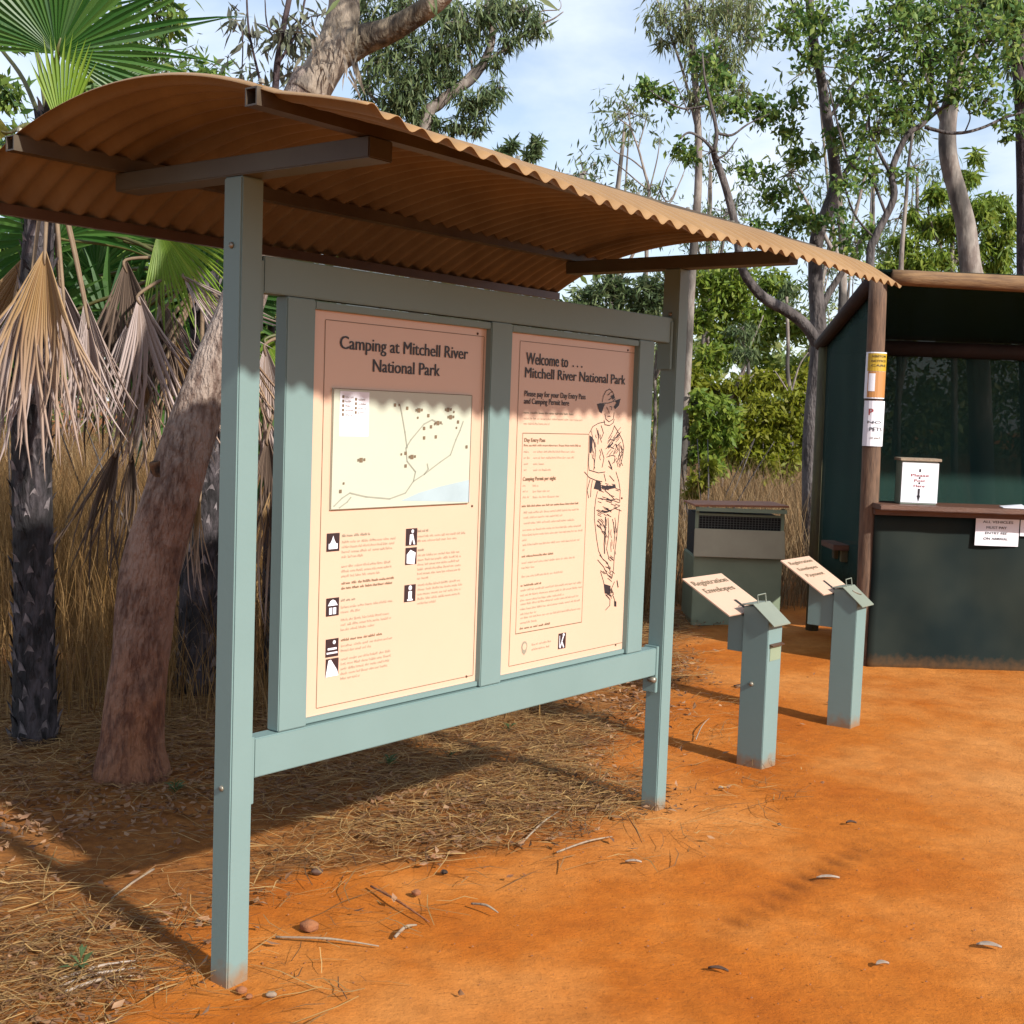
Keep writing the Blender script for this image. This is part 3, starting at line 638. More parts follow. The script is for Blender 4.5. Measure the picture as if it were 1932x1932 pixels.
def roof_z(s, t):
    z = 2.372-.33*(t+.05)**2
    fr = np.clip((s+.33)/2.8, 0, 1); z = z-.035*fr*np.clip(1-(t+.05)**2/.55, 0, 1)
    lift = np.interp(s, [-.4, -.30, -.15, .15, .42, .95, 3], [.085, .068, .044, .028, .010, -.002, 0.0])
    z = z+lift*np.clip((t-.50)/.30, 0, 1)**1.2
    z = z-.033*np.clip((-t-.52)/.28, 0, 2)**1.4
    z = z-.012*np.clip((t-.7)/.1, 0, 1)*np.clip((s-1.2), 0, 1)
    return z
s_ = np.linspace(-.335, 2.478, 37*10+1); t_ = np.linspace(-.825, .80, 46)
SS, TT = np.meshgrid(s_, t_)
ts_end = .80+.006*np.sin(SS*7)+np.where(np.floor((SS+.335)/.762) % 2 > 0, .008, 0)
TT = TT*np.where(TT > 0, ts_end/.80, 1)
ZZ = roof_z(SS, TT)+.0095*np.sin(2*math.pi*(SS+.335)/.076)+.0055*((SS+.335)/.762 % 1)+.004*np.sin(SS*3.1+TT*2)
P = np.stack([OX+SS*cy_+TT*sy_, OY+SS*sy_-TT*cy_, ZZ+.006], -1).reshape(-1, 3)
ny2, nx2 = SS.shape; idx = np.arange(ny2*nx2).reshape(ny2, nx2)
Fq = np.stack([idx[:-1,:-1], idx[:-1,1:], idx[1:,1:], idx[1:,:-1]], -1).reshape(-1, 4)
ro = link('roof', nmesh('roof', P, Fq), M['roofunder'], shel, True)
sm = ro.modifiers.new('thickness', 'SOLIDIFY'); sm.thickness = .0016; sm.offset = 1; ro.data.materials.append(M['roof']); sm.material_offset = ROOFOFF; sm.material_offset_rim = 1
for tt in (.445, -.54):
    mbs = MB()
    for k in range(0, 37, 4):
        s = -.335+.076*(k+.25); c = Vector(B(s, tt, float(roof_z(s, tt))+.018)); mbs.tube([c, c+Vector((0,0,.009))], [.008, .006], 6, spl=False)
    mbs.build('roof_screws', M['bolt'], shel)

# ================================================================== ENVELOPE STANDS
def stand(cx, cy, al, a, w_, hc, dz, d, zb, z1, z2, lines, label, hx, hz, knob, slot, drop):
    A = math.radians(al); e1 = Vector((math.cos(A), math.sin(A), 0)); e2 = Vector((-math.sin(A), math.cos(A), 0)); o = Vector((cx, cy, 0))
    fr = lambda i, j, z: tuple(o+e1*i+e2*j+Vector((0, 0, z)))
    t = thing('envelope_stand', o+e1*a/2+e2*a/2, label, 'stand', 'sage green envelope stands')
    # pedestal: side profile in (e1, z) extruded along e2
    prof = [(0, -.03), (a, -.03), (a, z2), (.055, z1+.004), (0, z1)]
    mb = MB(); n_ = len(prof)
    mb.add([fr(i, 0, z) for i, z in prof]+[fr(i, a, z) for i, z in prof], [tuple(range(n_)), tuple(reversed(range(n_, 2*n_)))]+[(i, i+n_, (i+1) % n_+n_, (i+1) % n_) for i in range(n_)])
    body = mb.build('pedestal', M['paint'], t, bevel=.003)
    # folded lid
    q = .012; mb = MB(); g1, g2 = z1+.006, z2-.010
    pl = [(-.006, g1), (.055, g1+.006), (a+.034, g2-.012)]
    for (i0, za), (i1, zb_) in zip(pl[:-1], pl[1:]):
        mb.hexa([fr(i0, -q, za), fr(i1, -q, zb_), fr(i1, a+q, zb_), fr(i0, a+q, za), fr(i0, -q, za+.005), fr(i1, -q, zb_+.005), fr(i1, a+q, zb_+.005), fr(i0, a+q, za+.005)])
    lid = mb.build('lid', M['lid'], t)
    hb = g1+.010
    MB().tube([fr(.058, .030, hb), fr(.052, .030, hb+.038), fr(.052, .104, hb+.040), fr(.058, .104, hb)], [.0028]*4, 8, spl=False).build('handle', M['lid'], lid)
    if drop:   # hasp with padlock lying on the lid
        MB().tube([fr(.085, .05, z1-.004), fr(.10, .07, z1-.016), fr(.115, .10, z1-.024)], [.004, .006, .004], 6).build('hasp', M['bolt'], lid)
    # tilted cream board
    k = Vector((dz, 0, hc)).normalized(); th = .006
    def bd(x, y, h): # x across the board (0..w_), y up the slope 0..1, h above
        return tuple(o+e1*(-d-hc*y)+e2*(a/2-w_/2+x)+Vector((0, 0, zb+dz*y))+(e1*k.x+Vector((0, 0, k.z)))*h)
    mb = MB(); mb.hexa([bd(0, 0, 0), bd(w_, 0, 0), bd(w_, 1, 0), bd(0, 1, 0), bd(0, 0, th), bd(w_, 0, th), bd(w_, 1, th), bd(0, 1, th)])
    brd = mb.build('sign_board', M['panel'], t)
    sl = math.hypot(hc, dz)
    for body_, x0, x1, y, cap in lines:
        lettering(body_, lambda x, z: bd(x, z, th+.0012), x0*w_, x1*w_, y, cap/sl, M['midink'], brd, bold=.012, heavy=.45)
    # notch for pulling envelopes
    sx = slot; me = MB(); me.add([bd(sx*w_, .02, th+.001), bd((sx+.07)*w_, .02, th+.001), bd((sx+.07)*w_, .33, th+.001), bd(sx*w_, .33, th+.001)], [(0, 1, 2, 3)])
    me.build('slot', M['black'], brd)
    # envelope holder under the board
    mb = MB(); mb.hexa([fr(-hx, .012, hz), fr(-.002, .012, hz), fr(-.002, a-.012, hz), fr(-hx, a-.012, hz), fr(-hx, .012, zb+dz*hx/hc-.012), fr(-.002, .012, zb-.012), fr(-.002, a-.012, zb-.012), fr(-hx, a-.012, zb+dz*hx/hc-.012)])
    mb.build('envelope_holder', M['paint'], t, bevel=.002)
    if knob:
        MB().tube([fr(a*.45, -.0005, .385), fr(a*.45, -.010, .385)], [.012, .009], 12, spl=False).build('lock', M['bolt'], body, True)
        # bent pull-out opening on the reader's side
        mb = MB(); mb.box(a+.0005, a+.002, a*.18, a*.92, .50, .575, fr).build('opening', M['binbody'], body)
        mb = MB(); mb.hexa([fr(a+.001, a*.12, .575), fr(a+.001, a*.95, .575), fr(a+.020, a*.95, .570), fr(a+.020, a*.12, .570), fr(a+.001, a*.12, .580), fr(a+.001, a*.95, .580), fr(a+.020, a*.95, .574), fr(a+.020, a*.12, .574)]).build('flap', M['tube'], body)
    return t
stand(1.099, 5.929, -40.1, .134, .355, .265, .143, .012, .703, .745, .690,
      [('Registration', .07, .93, .78, .037), ('Envelopes', .12, .86, .57, .037)],
      'sage green stand whose tilted cream board reads Registration Envelopes, nearer the large notice board', .086, .525, True, .50, False)
stand(1.735, 6.792, -36.9, .134, .364, .256, .158, .008, .702, .729, .671,
      [('Registration', .12, .90, .84, .026), ('Envelopes', .16, .82, .66, .026), ('Payment', .18, .78, .48, .026)],
      'sage green stand with three lines on its cream board, nearer the dark shade-cloth booth', .147, .519, False, .46, True)

# ================================================================== RUBBISH BIN BOX
b0 = at(1307, 1100, 10.05).x; bw = .70; by = 10.05
bn = thing('rubbish_bin', (b0+bw/2, by+.3, 0), 'green steel bin box with khaki flap and wire mesh window by dry grass', 'bin')
MB().box(b0, b0+bw, by, by+.6, -.02, .53, lambda *a: a).build('body', M['binbody'], bn, bevel=.006)
MB().box(b0+.02, b0+bw-.02, by+.03, by+.6, .53, .86, lambda *a: a).build('inner_box', M['black'], bn)
fl = MB().hexa([(b0-.01, by-.05, .535), (b0+bw+.01, by-.05, .535), (b0+bw+.01, by-.03, .535), (b0-.01, by-.03, .535), (b0-.005, by-.012, .755), (b0+bw+.005, by-.012, .755), (b0+bw+.005, by+.008, .755), (b0-.005, by+.008, .755)]).build('flap', M['binflap'], bn, bevel=.004)
mb = MB()
for x in (b0, b0+bw-.025): mb.box(x, x+.025, by+.002, by+.03, .757, .93, lambda *a: a)
mb.box(b0+.0255, b0+bw-.0255, by+.003, by+.029, .857, .875, lambda *a: a); mb.build('frame', M['binbody'], bn)
mb = MB()
for k in range(27): x = b0+.03+k*(bw-.06)/26; mb.box(x, x+.004, by+.012, by+.016, .757, .856, lambda *a: a)
for k in range(5): z = .77+k*.019; mb.box(b0+.027, b0+bw-.027, by+.017, by+.020, z, z+.004, lambda *a: a)
mb.build('wire_mesh', M['wire'], bn)
MB().hexa([(b0-.02, by-.06, .930), (b0+bw+.02, by-.06, .945), (b0+bw+.02, by+.62, .935), (b0-.02, by+.62, .92), (b0-.02, by-.06, .945), (b0+bw+.02, by-.06, .960), (b0+bw+.02, by+.62, .950), (b0-.02, by+.62, .935)]).build('lid', M['rust'], bn, bevel=.003)
MB().box(b0-.005, b0+bw+.005, by-.058, by-.045, .895, .925, lambda *a: a).build('lid_trim', M['binbody'], bn)

# ================================================================== BOOTH with shade cloth
FY, BY, XR = 8.5, 9.9, 5.6
pT = at(1656, 548, FY+.06); pB = at(1640, 960, FY+.06)
xl = lambda z: pB.x+(pT.x-pB.x)*(z-pB.z)/(pT.z-pB.z)
bo = thing('booth', (4.0, 9.2, 0), 'log-framed registration booth with dark green shade cloth and slate front wall', 'booth')
ident = lambda *a: a
MB().tube([(xl(-.1), FY+.06, -.1), (xl(1.2), FY+.06, 1.2), (pT.x, FY+.06, 2.60)], [.066, .062, .058], 14, wob=.02).build('corner_post', M['log'], bo, True)
MB().tube([(XR, FY+.06, -.1), (XR, FY+.06, 2.5)], [.06, .058], 12, spl=False).build('corner_post', M['log'], bo, True)
bk1 = at(1556, 650, BY)
MB().tube([(bk1.x+.02, BY, -.1), (bk1.x, BY, bk1.z)], [.05, .046], 12, spl=False).build('back_post', M['greenpost'], bo, True)
MB().tube([(XR, BY, -.1), (XR, BY, bk1.z)], [.05, .046], 12, spl=False).build('back_post', M['greenpost'], bo, True)
MB().tube([(pT.x+.07, FY+.0, 2.585), (3.6, FY, 2.565), (XR+.1, FY, 2.55)], [.050, .054, .05], 14, wob=.03).build('front_beam', M['logx'], bo, True)
rf0 = Vector((pT.x-.03, FY+.1, 2.56))
for x in (0, XR-pT.x): MB().tube([rf0+Vector((x, 0, 0)), Vector((bk1.x-.02+x, BY+.06, bk1.z))], [.052, .048], 12, spl=False).build('rafter', M['logdark'], bo, True)
MB().tube([(bk1.x+.03, BY, bk1.z-.01), (XR, BY, bk1.z-.01)], [.06, .06], 12, spl=False).build('back_beam', M['logdark'], bo, True)
def cloth(name, p00, p10, p11, p01, nu, nv, amp, mt='shadecloth'):
    V = []; p00, p10, p11, p01 = map(Vector, (p00, p10, p11, p01)); nn = (p10-p00).cross(p01-p00).normalized()
    for j in range(nv+1):
        for i in range(nu+1):
            a, c = i/nu, j/nv; p = p00*(1-a)*(1-c)+p10*a*(1-c)+p11*a*c+p01*(1-a)*c
            e = math.sin(a*math.pi)*math.sin(c*math.pi); V.append(tuple(p+nn*amp*(math.sin(a*17+c*3)*.5+math.sin(c*9+a*5)*.4+e*1.2)*min(1, e*4)))
    Fc = [(j*(nu+1)+i, j*(nu+1)+i+1, (j+1)*(nu+1)+i+1, (j+1)*(nu+1)+i) for j in range(nv) for i in range(nu)]
    me = bpy.data.meshes.new(name); me.from_pydata(V, [], Fc); o = link(name, me, M[mt], bo, True)
    sm_ = o.modifiers.new('thickness', 'SOLIDIFY'); sm_.thickness = .002; return o
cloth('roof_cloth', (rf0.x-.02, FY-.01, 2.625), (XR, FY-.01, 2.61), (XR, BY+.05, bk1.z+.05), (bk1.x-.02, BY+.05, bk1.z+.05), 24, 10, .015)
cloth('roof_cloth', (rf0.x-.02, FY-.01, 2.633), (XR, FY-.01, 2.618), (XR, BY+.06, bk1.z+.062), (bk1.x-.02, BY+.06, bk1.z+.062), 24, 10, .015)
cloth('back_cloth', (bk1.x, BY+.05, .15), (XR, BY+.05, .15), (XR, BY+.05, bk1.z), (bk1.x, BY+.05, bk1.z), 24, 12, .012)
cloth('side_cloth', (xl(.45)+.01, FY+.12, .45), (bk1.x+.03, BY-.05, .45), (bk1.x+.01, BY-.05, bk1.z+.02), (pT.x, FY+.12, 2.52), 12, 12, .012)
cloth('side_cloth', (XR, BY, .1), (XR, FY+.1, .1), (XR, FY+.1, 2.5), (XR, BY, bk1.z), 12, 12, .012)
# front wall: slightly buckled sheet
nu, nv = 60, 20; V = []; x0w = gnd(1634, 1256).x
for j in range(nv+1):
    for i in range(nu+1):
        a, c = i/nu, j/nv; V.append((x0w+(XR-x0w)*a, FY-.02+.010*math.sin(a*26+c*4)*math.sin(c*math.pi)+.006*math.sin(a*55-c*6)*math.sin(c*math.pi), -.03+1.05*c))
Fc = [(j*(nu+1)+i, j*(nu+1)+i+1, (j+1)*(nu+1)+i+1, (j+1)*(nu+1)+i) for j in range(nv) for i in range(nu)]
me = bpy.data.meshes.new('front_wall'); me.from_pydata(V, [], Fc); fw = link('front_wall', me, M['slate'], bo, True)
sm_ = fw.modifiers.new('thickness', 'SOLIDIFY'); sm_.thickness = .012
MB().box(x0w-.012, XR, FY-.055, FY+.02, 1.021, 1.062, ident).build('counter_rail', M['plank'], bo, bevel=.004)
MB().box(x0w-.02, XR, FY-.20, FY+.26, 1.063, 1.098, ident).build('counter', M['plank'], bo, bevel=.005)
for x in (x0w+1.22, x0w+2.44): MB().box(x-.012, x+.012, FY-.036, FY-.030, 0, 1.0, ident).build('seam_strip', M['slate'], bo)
# bench against the booth's open side
bn2 = thing('bench', (2.42, 9.35, 0), 'small red-brown timber bench with a pale leg beside the booth', 'bench')
bx0, bx1 = at(1562, 1045, 9.2).x, at(1622, 1045, 9.2).x
MB().box(bx0, bx1+.1, 9.05, 9.42, .715, .755, ident).build('seat', M['plank'], bn2, bevel=.004)
MB().box(bx0+.07, bx1+.08, 9.08, 9.14, .63, .714, ident).build('bearer', M['greenpost'], bn2, bevel=.004)
MB().box(bx0+.07, bx1+.08, 9.30, 9.36, .63, .714, ident).build('bearer', M['greenpost'], bn2, bevel=.004)
for y_ in (9.085, 9.305): MB().box(bx0+.13, bx0+.20, y_, y_+.05, -.02, .629, ident).build('leg', M['lid'], bn2, bevel=.004)

# papers and the box on the counter
def paper(name, frame, w2, h2, label, mt='white', cat='paper sign', bend=.0):
    """thin sheet; frame(x, z, out)"""
    nu = 8; mb = MB()
    V = [frame(x, z, o+bend*math.sin((x/w2+1)*2.2)) for o in (0, .0012) for z in (-h2, h2) for x in np.linspace(-w2, w2, nu+1)]
    k = nu+1; Fc = []
    for i in range(nu): Fc += [(i, i+1, k+i+1, k+i), (2*k+i+1, 2*k+i, 3*k+i, 3*k+i+1), (i+1, i, 2*k+i, 2*k+i+1), (k+i, k+i+1, 3*k+i+1, 3*k+i)]
    Fc += [(0, k, 3*k, 2*k), (nu, 2*k+nu, 3*k+nu, k+nu)]
    me = bpy.data.meshes.new(name); me.from_pydata(V, [], Fc); o = link(name, me, M[mt]); tag(o, label, cat); return o
c = at(1881, 1000, FY-.04); wf = lambda c, y: (lambda x, z, o: (c.x+x, y-o, c.z+z))
pf = wf(c, FY-.045); p1 = paper('paper_sign', pf, .145, .106, 'white notice about the entry fee taped on the slate wall under the counter', bend=.004)
for k, (tx, x0, x1, bold) in enumerate((('ALL VEHICLES', -.10, .10, .02), ('MUST PAY', -.075, .06, .01), ('ENTRY FEE', -.08, .065, .01), ('ON ARRIVAL', -.09, .075, .01))):
    lettering(tx, lambda x, z: pf(x, z, .0062), x0, x1, .045-k*.037, .017, M['ink'], p1, bold=bold)
c = at(1985, 985, FY-.04); paper('paper_sign', wf(c, FY-.045), .21, .10, 'large white paper at the right edge of the slate wall', bend=.003)
R_ = .0645
def postframe(cz, xc, yc):
    return lambda x, z, o: (xc+(R_+.004+o)*math.sin(x/(R_+.004)-.12), yc-(R_+.004+o)*math.cos(x/(R_+.004)-.12), cz+z)
z1c = at(1650, 708, FY).z; z2c = at(1648, 799, FY).z
fr1 = postframe(z1c, xl(z1c)+.002, FY+.06); o1 = paper('notice', fr1, .085, .153, 'orange and yellow notice wrapped round the booth log post', 'white', 'notice')
def curved(name, fr, x0, x1, z0, z1, out, mt, parent):
    n_ = 8; V = [fr(x, z, out) for z in (z0, z1) for x in np.linspace(x0, x1, n_+1)]
    me = bpy.data.meshes.new(name); me.from_pydata(V, [], [(i, i+1, n_+2+i, n_+1+i) for i in range(n_)]); return link(name, me, M[mt], parent)
curved('orange_field', fr1, -.055, .082, -.145, .025, .003, 'orange', o1); curved('yellow_field', fr1, -.062, .082, .027, .145, .003, 'yellow', o1)
curved('white_field', fr1, -.048, -.006, -.105, .012, .0042, 'white', o1)
for k, zz in enumerate((.118, .088, .058)):
    lettering('VISITOR' if k == 0 else ('NOTICE' if k == 1 else 'CARE'), lambda x, z: fr1(x, z, .0045), -.035, .065, zz, .014, M['ink'], o1, bold=.02)
fr2 = postframe(z2c, xl(z2c)+.002, FY+.06); o2 = paper('notice', fr2, .085, .150, 'plain white notice wrapped round the log post under the orange one', 'white', 'notice')
lettering('P', lambda x, z: fr2(x, z, .003), -.040, -.012, .055, .045, M['redink'], o2, bold=.03)
lettering('NO', lambda x, z: fr2(x, z, .003), -.045, .045, .0, .018, M['ink'], o2, bold=.0)
lettering('PETS', lambda x, z: fr2(x, z, .003), -.030, .055, -.050, .026, M['ink'], o2, bold=.03)
lettering('in park', lambda x, z: fr2(x, z, .003), -.02, .050, -.10, .014, M['midink'], o2, bold=.0)
cbx = at(1736, 905, FY-.06); zt = 1.099; bxw = .118; bxh = .285
hb = thing('honesty_box', (cbx.x, FY+.02, zt), 'white box with a black arrow on the booth counter', 'box', rot=(0, 0, math.radians(-4)))
mb = MB(); mb.box(-bxw, bxw, -.08, .09, 0, bxh, ident).build('body', M['lid'], hb, local=True, bevel=.003)
MB().box(-bxw-.012, bxw+.018, -.095, .10, bxh+.001, bxh+.020, ident).build('lid', M['palestone'], hb, local=True, bevel=.002)
shp = MB().box(-bxw+.004, bxw+.004, -.0835, -.0815, .012, bxh-.010, ident).build('paper_face', M['white'], hb, local=True)
def localtext(body_, x0, x1, z, cap, mt, parent):
    o = lettering(body_, lambda x, zz: (x, -.0848, zz), x0, x1, z, cap, mt, None); o.parent = parent; return o
for body_, x0, x1, z in (('Please', -.055, .06, .185), ('Post', -.032, .038, .150), ('Here', -.034, .036, .115)): localtext(body_, x0, x1, z, .018, M['redink'], shp)
V = []; Fc = []
for p in ([(-.004, .215), (.008, .215), (.008, .235), (-.004, .235)], [(-.004, .17), (.006, .17), (.006, .182), (-.004, .182)], [(-.004, .135), (.006, .135), (.006, .147), (-.004, .147)],
          [(-.006, .05), (.006, .05), (.008, .105), (-.006, .105)], [(0, .018), (.012, .06), (-.012, .06)]):
    k = len(V); V += [(x, -.0852, z) for x, z in p]; Fc.append(tuple(range(k, k+len(p))))
me = bpy.data.meshes.new('arrow'); me.from_pydata(V, [], Fc); ar = link('arrow', me, M['ink']); ar.parent = shp
pp = at(1908, 950, FY-.05)
mb = MB(); mb.hexa([(pp.x-.07, FY-.10, 1.099), (pp.x+.08, FY-.13, 1.099), (pp.x+.10, FY+.03, 1.099), (pp.x-.04, FY+.05, 1.099), (pp.x-.07, FY-.10, 1.102), (pp.x+.08, FY-.13, 1.106), (pp.x+.10, FY+.03, 1.120), (pp.x-.04, FY+.05, 1.104)])
tag(mb.build('loose_paper', M['white']), 'crumpled sheet of white paper lying on the counter right of the box', 'paper')

# ================================================================== PALMS
def frond_mesh(hub, axis, side, Rr, spread, nseg, joined=.5, droop=.25, jitter=.06, width=1.0, cup=.0, full=False):
    """fan leaf: pleated segments joined near the hub and splitting into points"""
    hub = Vector(hub); axis = Vector(axis).normalized(); side = Vector(side); side = (side-axis*side.dot(axis)).normalized(); nn = axis.cross(side)
    V = []; Fc = []
    for k in range(nseg):
        f = (k+.5)/nseg*2-1; a = f*spread; da = spread/nseg*width; rr = Rr*(1-.22*abs(f)**2)*random.uniform(1-jitter*2.2, 1+jitter)
        k0 = len(V); jit = random.uniform(-jitter, jitter)
        if full: pass
        prof = [(.02, 1), (joined*.5, 1), (joined, 1), (joined+(1-joined)*.35, 1.0), (joined+(1-joined)*.75, .75), (1, .06)] if full else [(.02, 1), (joined*.5, 1), (joined, .96), (joined+(1-joined)*.35, .72*.8), (joined+(1-joined)*.7, .36*.7), (1, .02)]
        for (q, wd) in prof:
            r = rr*q; extra = max(0, q-joined)
            dirc = axis*math.cos(a+jit*extra*3)+side*math.sin(a+jit*extra*3); tang = -axis*math.sin(a)+side*math.cos(a)
            hw = min(r, rr*joined)*math.tan(da)*wd if q > .03 else .002
            c = hub+dirc*r+Vector((0, 0, -1))*droop*Rr*(q**2.2)*(.6+.4*abs(f))*(1+jit*3)+nn*cup*Rr*(f*f)*q
            ple = nn*hw*.45
            V += [tuple(c-tang*hw-ple), tuple(c+ple), tuple(c+tang*hw-ple)]
        for i in range(len(prof)-1):
            b0_ = k0+i*3; Fc += [(b0_, b0_+1, b0_+4, b0_+3), (b0_+1, b0_+2, b0_+5, b0_+4)]
    me = bpy.data.meshes.new('frond'); me.from_pydata(V, [], Fc); me.update(); return me
def add_frond(palm, hub, axis, side, Rr, spread, nseg, mt, frm=None, name='frond', pet='petiole', **kw):
    o = link(name, frond_mesh(hub, axis, side, Rr, spread, nseg, **kw), M[mt], palm)
    if frm is not None:
        h = Vector(hub); f = Vector(frm); mid = (h+f)/2+Vector((0, 0, .06)); mb = MB().tube([f, mid, h, h+Vector(axis).normalized()*Rr*.08], [.014, .011, .008, .004], 6)
        mb.build('petiole', M['deadstalk' if 'dead' in mt else pet], o, True)
    return o
def palm_trunk(palm, pts, rads, ndetail=300):
    mb = MB().tube(pts, rads, 16, wob=.05); nb = len(mb.f)
    P_, R2 = spline([Vector(p) for p in pts], rads, 8); n_ = len(P_)
    for k in range(ndetail):
        f = (k+.5)/ndetail*(n_-1.001); i = int(f); p = P_[i].lerp(P_[i+1], f-i); r = R2[i]; a = k*2.39996+random.uniform(-.15, .15)
        out = Vector((math.cos(a), math.sin(a), 0)); tg = Vector((-math.sin(a), math.cos(a), 0)); q = p+out*r*.93; hgt = random.uniform(.05, .095); ww = random.uniform(.016, .030)
        tip = q+out*random.uniform(.02, .042)+Vector((0, 0, hgt))
        mb.add([q-tg*ww, q+tg*ww, q+tg*ww*.35+out*.012+Vector((0,0,hgt*.7)), tip, q-tg*ww*.35+out*.012+Vector((0,0,hgt*.7))], [(0, 1, 2, 3, 4)])
    o = mb.build('trunk', M['palmbark'], palm, True); o.data.materials.append(M['boot'])
    for i, f in enumerate(o.data.polygons):
        if i >= nb: f.material_index = 1 if i % 3 else 0
X3 = Vector((1, 0, 0)); TOCAM = Vector((0, -1, 0))
def P5(u, v, y=5.87): return at(u, v, y)
palm1 = thing('fan_palm', (-2.19, 5.88, 0), 'fan palm with charred trunk and a skirt of dead fronds at the left edge', 'palm tree', 'fan palms')
palm_trunk(palm1, [(-2.19, 5.88, -.05), (-2.20, 5.88, .6), (-2.22, 5.88, 1.5), (-2.20, 5.90, 2.35), (-2.16, 5.92, 2.9)], [.108, .092, .088, .065, .05])
top1 = Vector((-2.16, 5.92, 2.75))
# green fronds of palm 1
add_frond(palm1, P5(107, 102, 5.6), (.30, -.25, .80), (.86, .25, -.40), .88, 1.85, 40, 'frond', top1, joined=.42, droop=.12, jitter=.07, cup=.10)
add_frond(palm1, P5(112, 95, 5.75), (.06, .1, 1), (1, 0, 0), .7, .38, 11, 'frondlime', top1, joined=.5, droop=.02, jitter=.05)
add_frond(palm1, P5(118, 255, 5.45), (.0, .0, 1), (1, 0, 0), .42, .46, 13, 'frondlime', top1, joined=.7, droop=-.02, jitter=.03)
add_frond(palm1, P5(150, 190, 6.15), (.95, .1, .30), (.1, .7, .7), .66, .85, 24, 'frond', top1, joined=.35, droop=.10)
add_frond(palm1, P5(0, 90, 6.2), (-.5, .2, .8), (.8, .1, .3), .85, 1.4, 34, 'frond', top1, droop=.15)
add_frond(palm1, P5(60, 60, 6.5), (.1, .3, .9), (1, 0, 0), .75, 1.5, 32, 'frond', top1, droop=.15)
add_frond(palm1, P5(20, 250, 5.7), (-.9, .0, .10), (0, .3, .9), .5, .8, 18, 'frondyellow', top1, droop=.12)
add_frond(palm1, P5(90, 300, 6.1), (.2, .5, .5), (1, 0, 0), .6, 1.6, 34, 'frond', top1, droop=.3)
# dead fronds of palm 1
for (u, v, y, ax, sp_a, R1, mt, ns) in ((85, 468, 5.62, (.02, -.12, -1), .40, .94, 'dead', 26), (60, 520, 5.68, (-.14, -.1, -1), .32, .82, 'deadpink', 16), (120, 560, 5.72, (.10, -.05, -1), .36, .72, 'deadpink', 18), (165, 600, 5.80, (.10, -.05, -1), .26, .56, 'deadpink', 12),
                                       (110, 520, 5.98, (.20, .2, -1), .34, .70, 'deadpink', 18), (160, 560, 5.95, (.18, .1, -1), .30, .55, 'deadpink', 18), (60, 470, 6.05, (-.3, .2, -1), .5, .85, 'dead', 22), (20, 600, 5.85, (-.2, -.1, -1), .3, .55, 'deadpink', 14)):
    add_frond(palm1, P5(u, v, y), ax, (1, .1, 0), R1, sp_a, ns, mt, top1+Vector((0, 0, -.1)), pet='petiole', joined=.42, droop=.06, jitter=.10, width=1.25, cup=.25, full=True)
palm2 = thing('fan_palm', (-1.69, 6.95, 0), 'fan palm with dark trunk close behind the leaning gum', 'palm tree', 'fan palms')
palm_trunk(palm2, [(-1.70, 6.95, -.05), (-1.69, 6.95, .8), (-1.66, 6.98, 1.6), (-1.72, 7.0, 2.3)], [.125, .11, .10, .08], 260)
top2 = Vector((-1.72, 7.0, 2.25))
for (u, v, y, ax, sp_a, R1, mt, ns, wd) in ((238, 490, 6.6, (.12, -.1, -1), .42, .86, 'deaddark', 20, .7), (262, 555, 6.45, (.25, -.2, -1), .38, .72, 'deadpink', 18, .8), (245, 600, 6.5, (-.02, -.1, -1), .36, .62, 'deadpink', 16, .8),
                                           (345, 520, 6.6, (.62, -.1, -.6), .36, .62, 'deadpink', 14, .6), (300, 560, 6.8, (.35, .1, -1), .40, .70, 'deadpink', 18, .7), (225, 840, 6.3, (-.25, -.1, -1), .30, .72, 'deaddark', 16, .7), (250, 850, 6.35, (-.02, 0, -1), .25, .62, 'deaddark', 14, .7),
                                           (300, 600, 6.7, (.10, 0, -1), .42, .80, 'deaddark', 20, .7), (330, 640, 6.75, (.2, 0, -1), .40, .70, 'dead', 18, .7), (215, 560, 6.8, (-.1, 0, -1), .40, .85, 'deaddark', 20, .7), (270, 700, 6.6, (.0, 0, -1), .36, .50, 'dead', 16, .7),
                                           (378, 925, 6.4, (-.10, -.1, -1), .20, .56, 'dead', 14, .9), (420, 600, 6.9, (.3, .1, -1), .4, .8, 'dead', 16, .7)):
    add_frond(palm2, at(u, v, y), ax, (1, .1, 0), R1, sp_a, ns, mt, top2, joined=.35, droop=.05, jitter=.12, width=wd*1.7, cup=.25, full=True)
for (u, v, y, ax, sd_, R1, sp_a, mt) in ((300, 430, 6.7, (.4, -.2, -.45), (.8, 0, .4), .60, .9, 'frondlime'), (110, 450, 6.9, (-.2, 0, .3), (1, 0, 0), .7, 2.1, 'frond'), (60, 620, 7.2, (-.1, 0, .2), (1, 0, 0), .7, 2.2, 'frond'), (210, 640, 7.3, (0, 0, .3), (1, 0, 0), .7, 2.2, 'frond'), (235, 455, 7.3, (.2, .1, .7), (1, 0, 0), .8, 1.9, 'frond'), (180, 520, 7.6, (-.3, 0, .6), (1, 0, .2), .75, 1.9, 'frond'),
                                        (370, 560, 7.5, (.4, 0, .3), (.4, 0, -.8), .8, 1.7, 'frond'), (330, 640, 7.6, (.1, 0, -.2), (1, 0, 0), .7, 2.2, 'frond'), (150, 430, 7.4, (-.2, .1, .2), (1, 0, 0), .6, 2.0, 'frond')):
    add_frond(palm2, at(u, v, y), ax, sd_, R1, sp_a, 30, mt, top2, droop=.25)
palm3 = thing('fan_palm', (-1.12, 7.3, 0), 'low fan palm seen in the gap between the left post and the first panel', 'palm tree', 'fan palms')
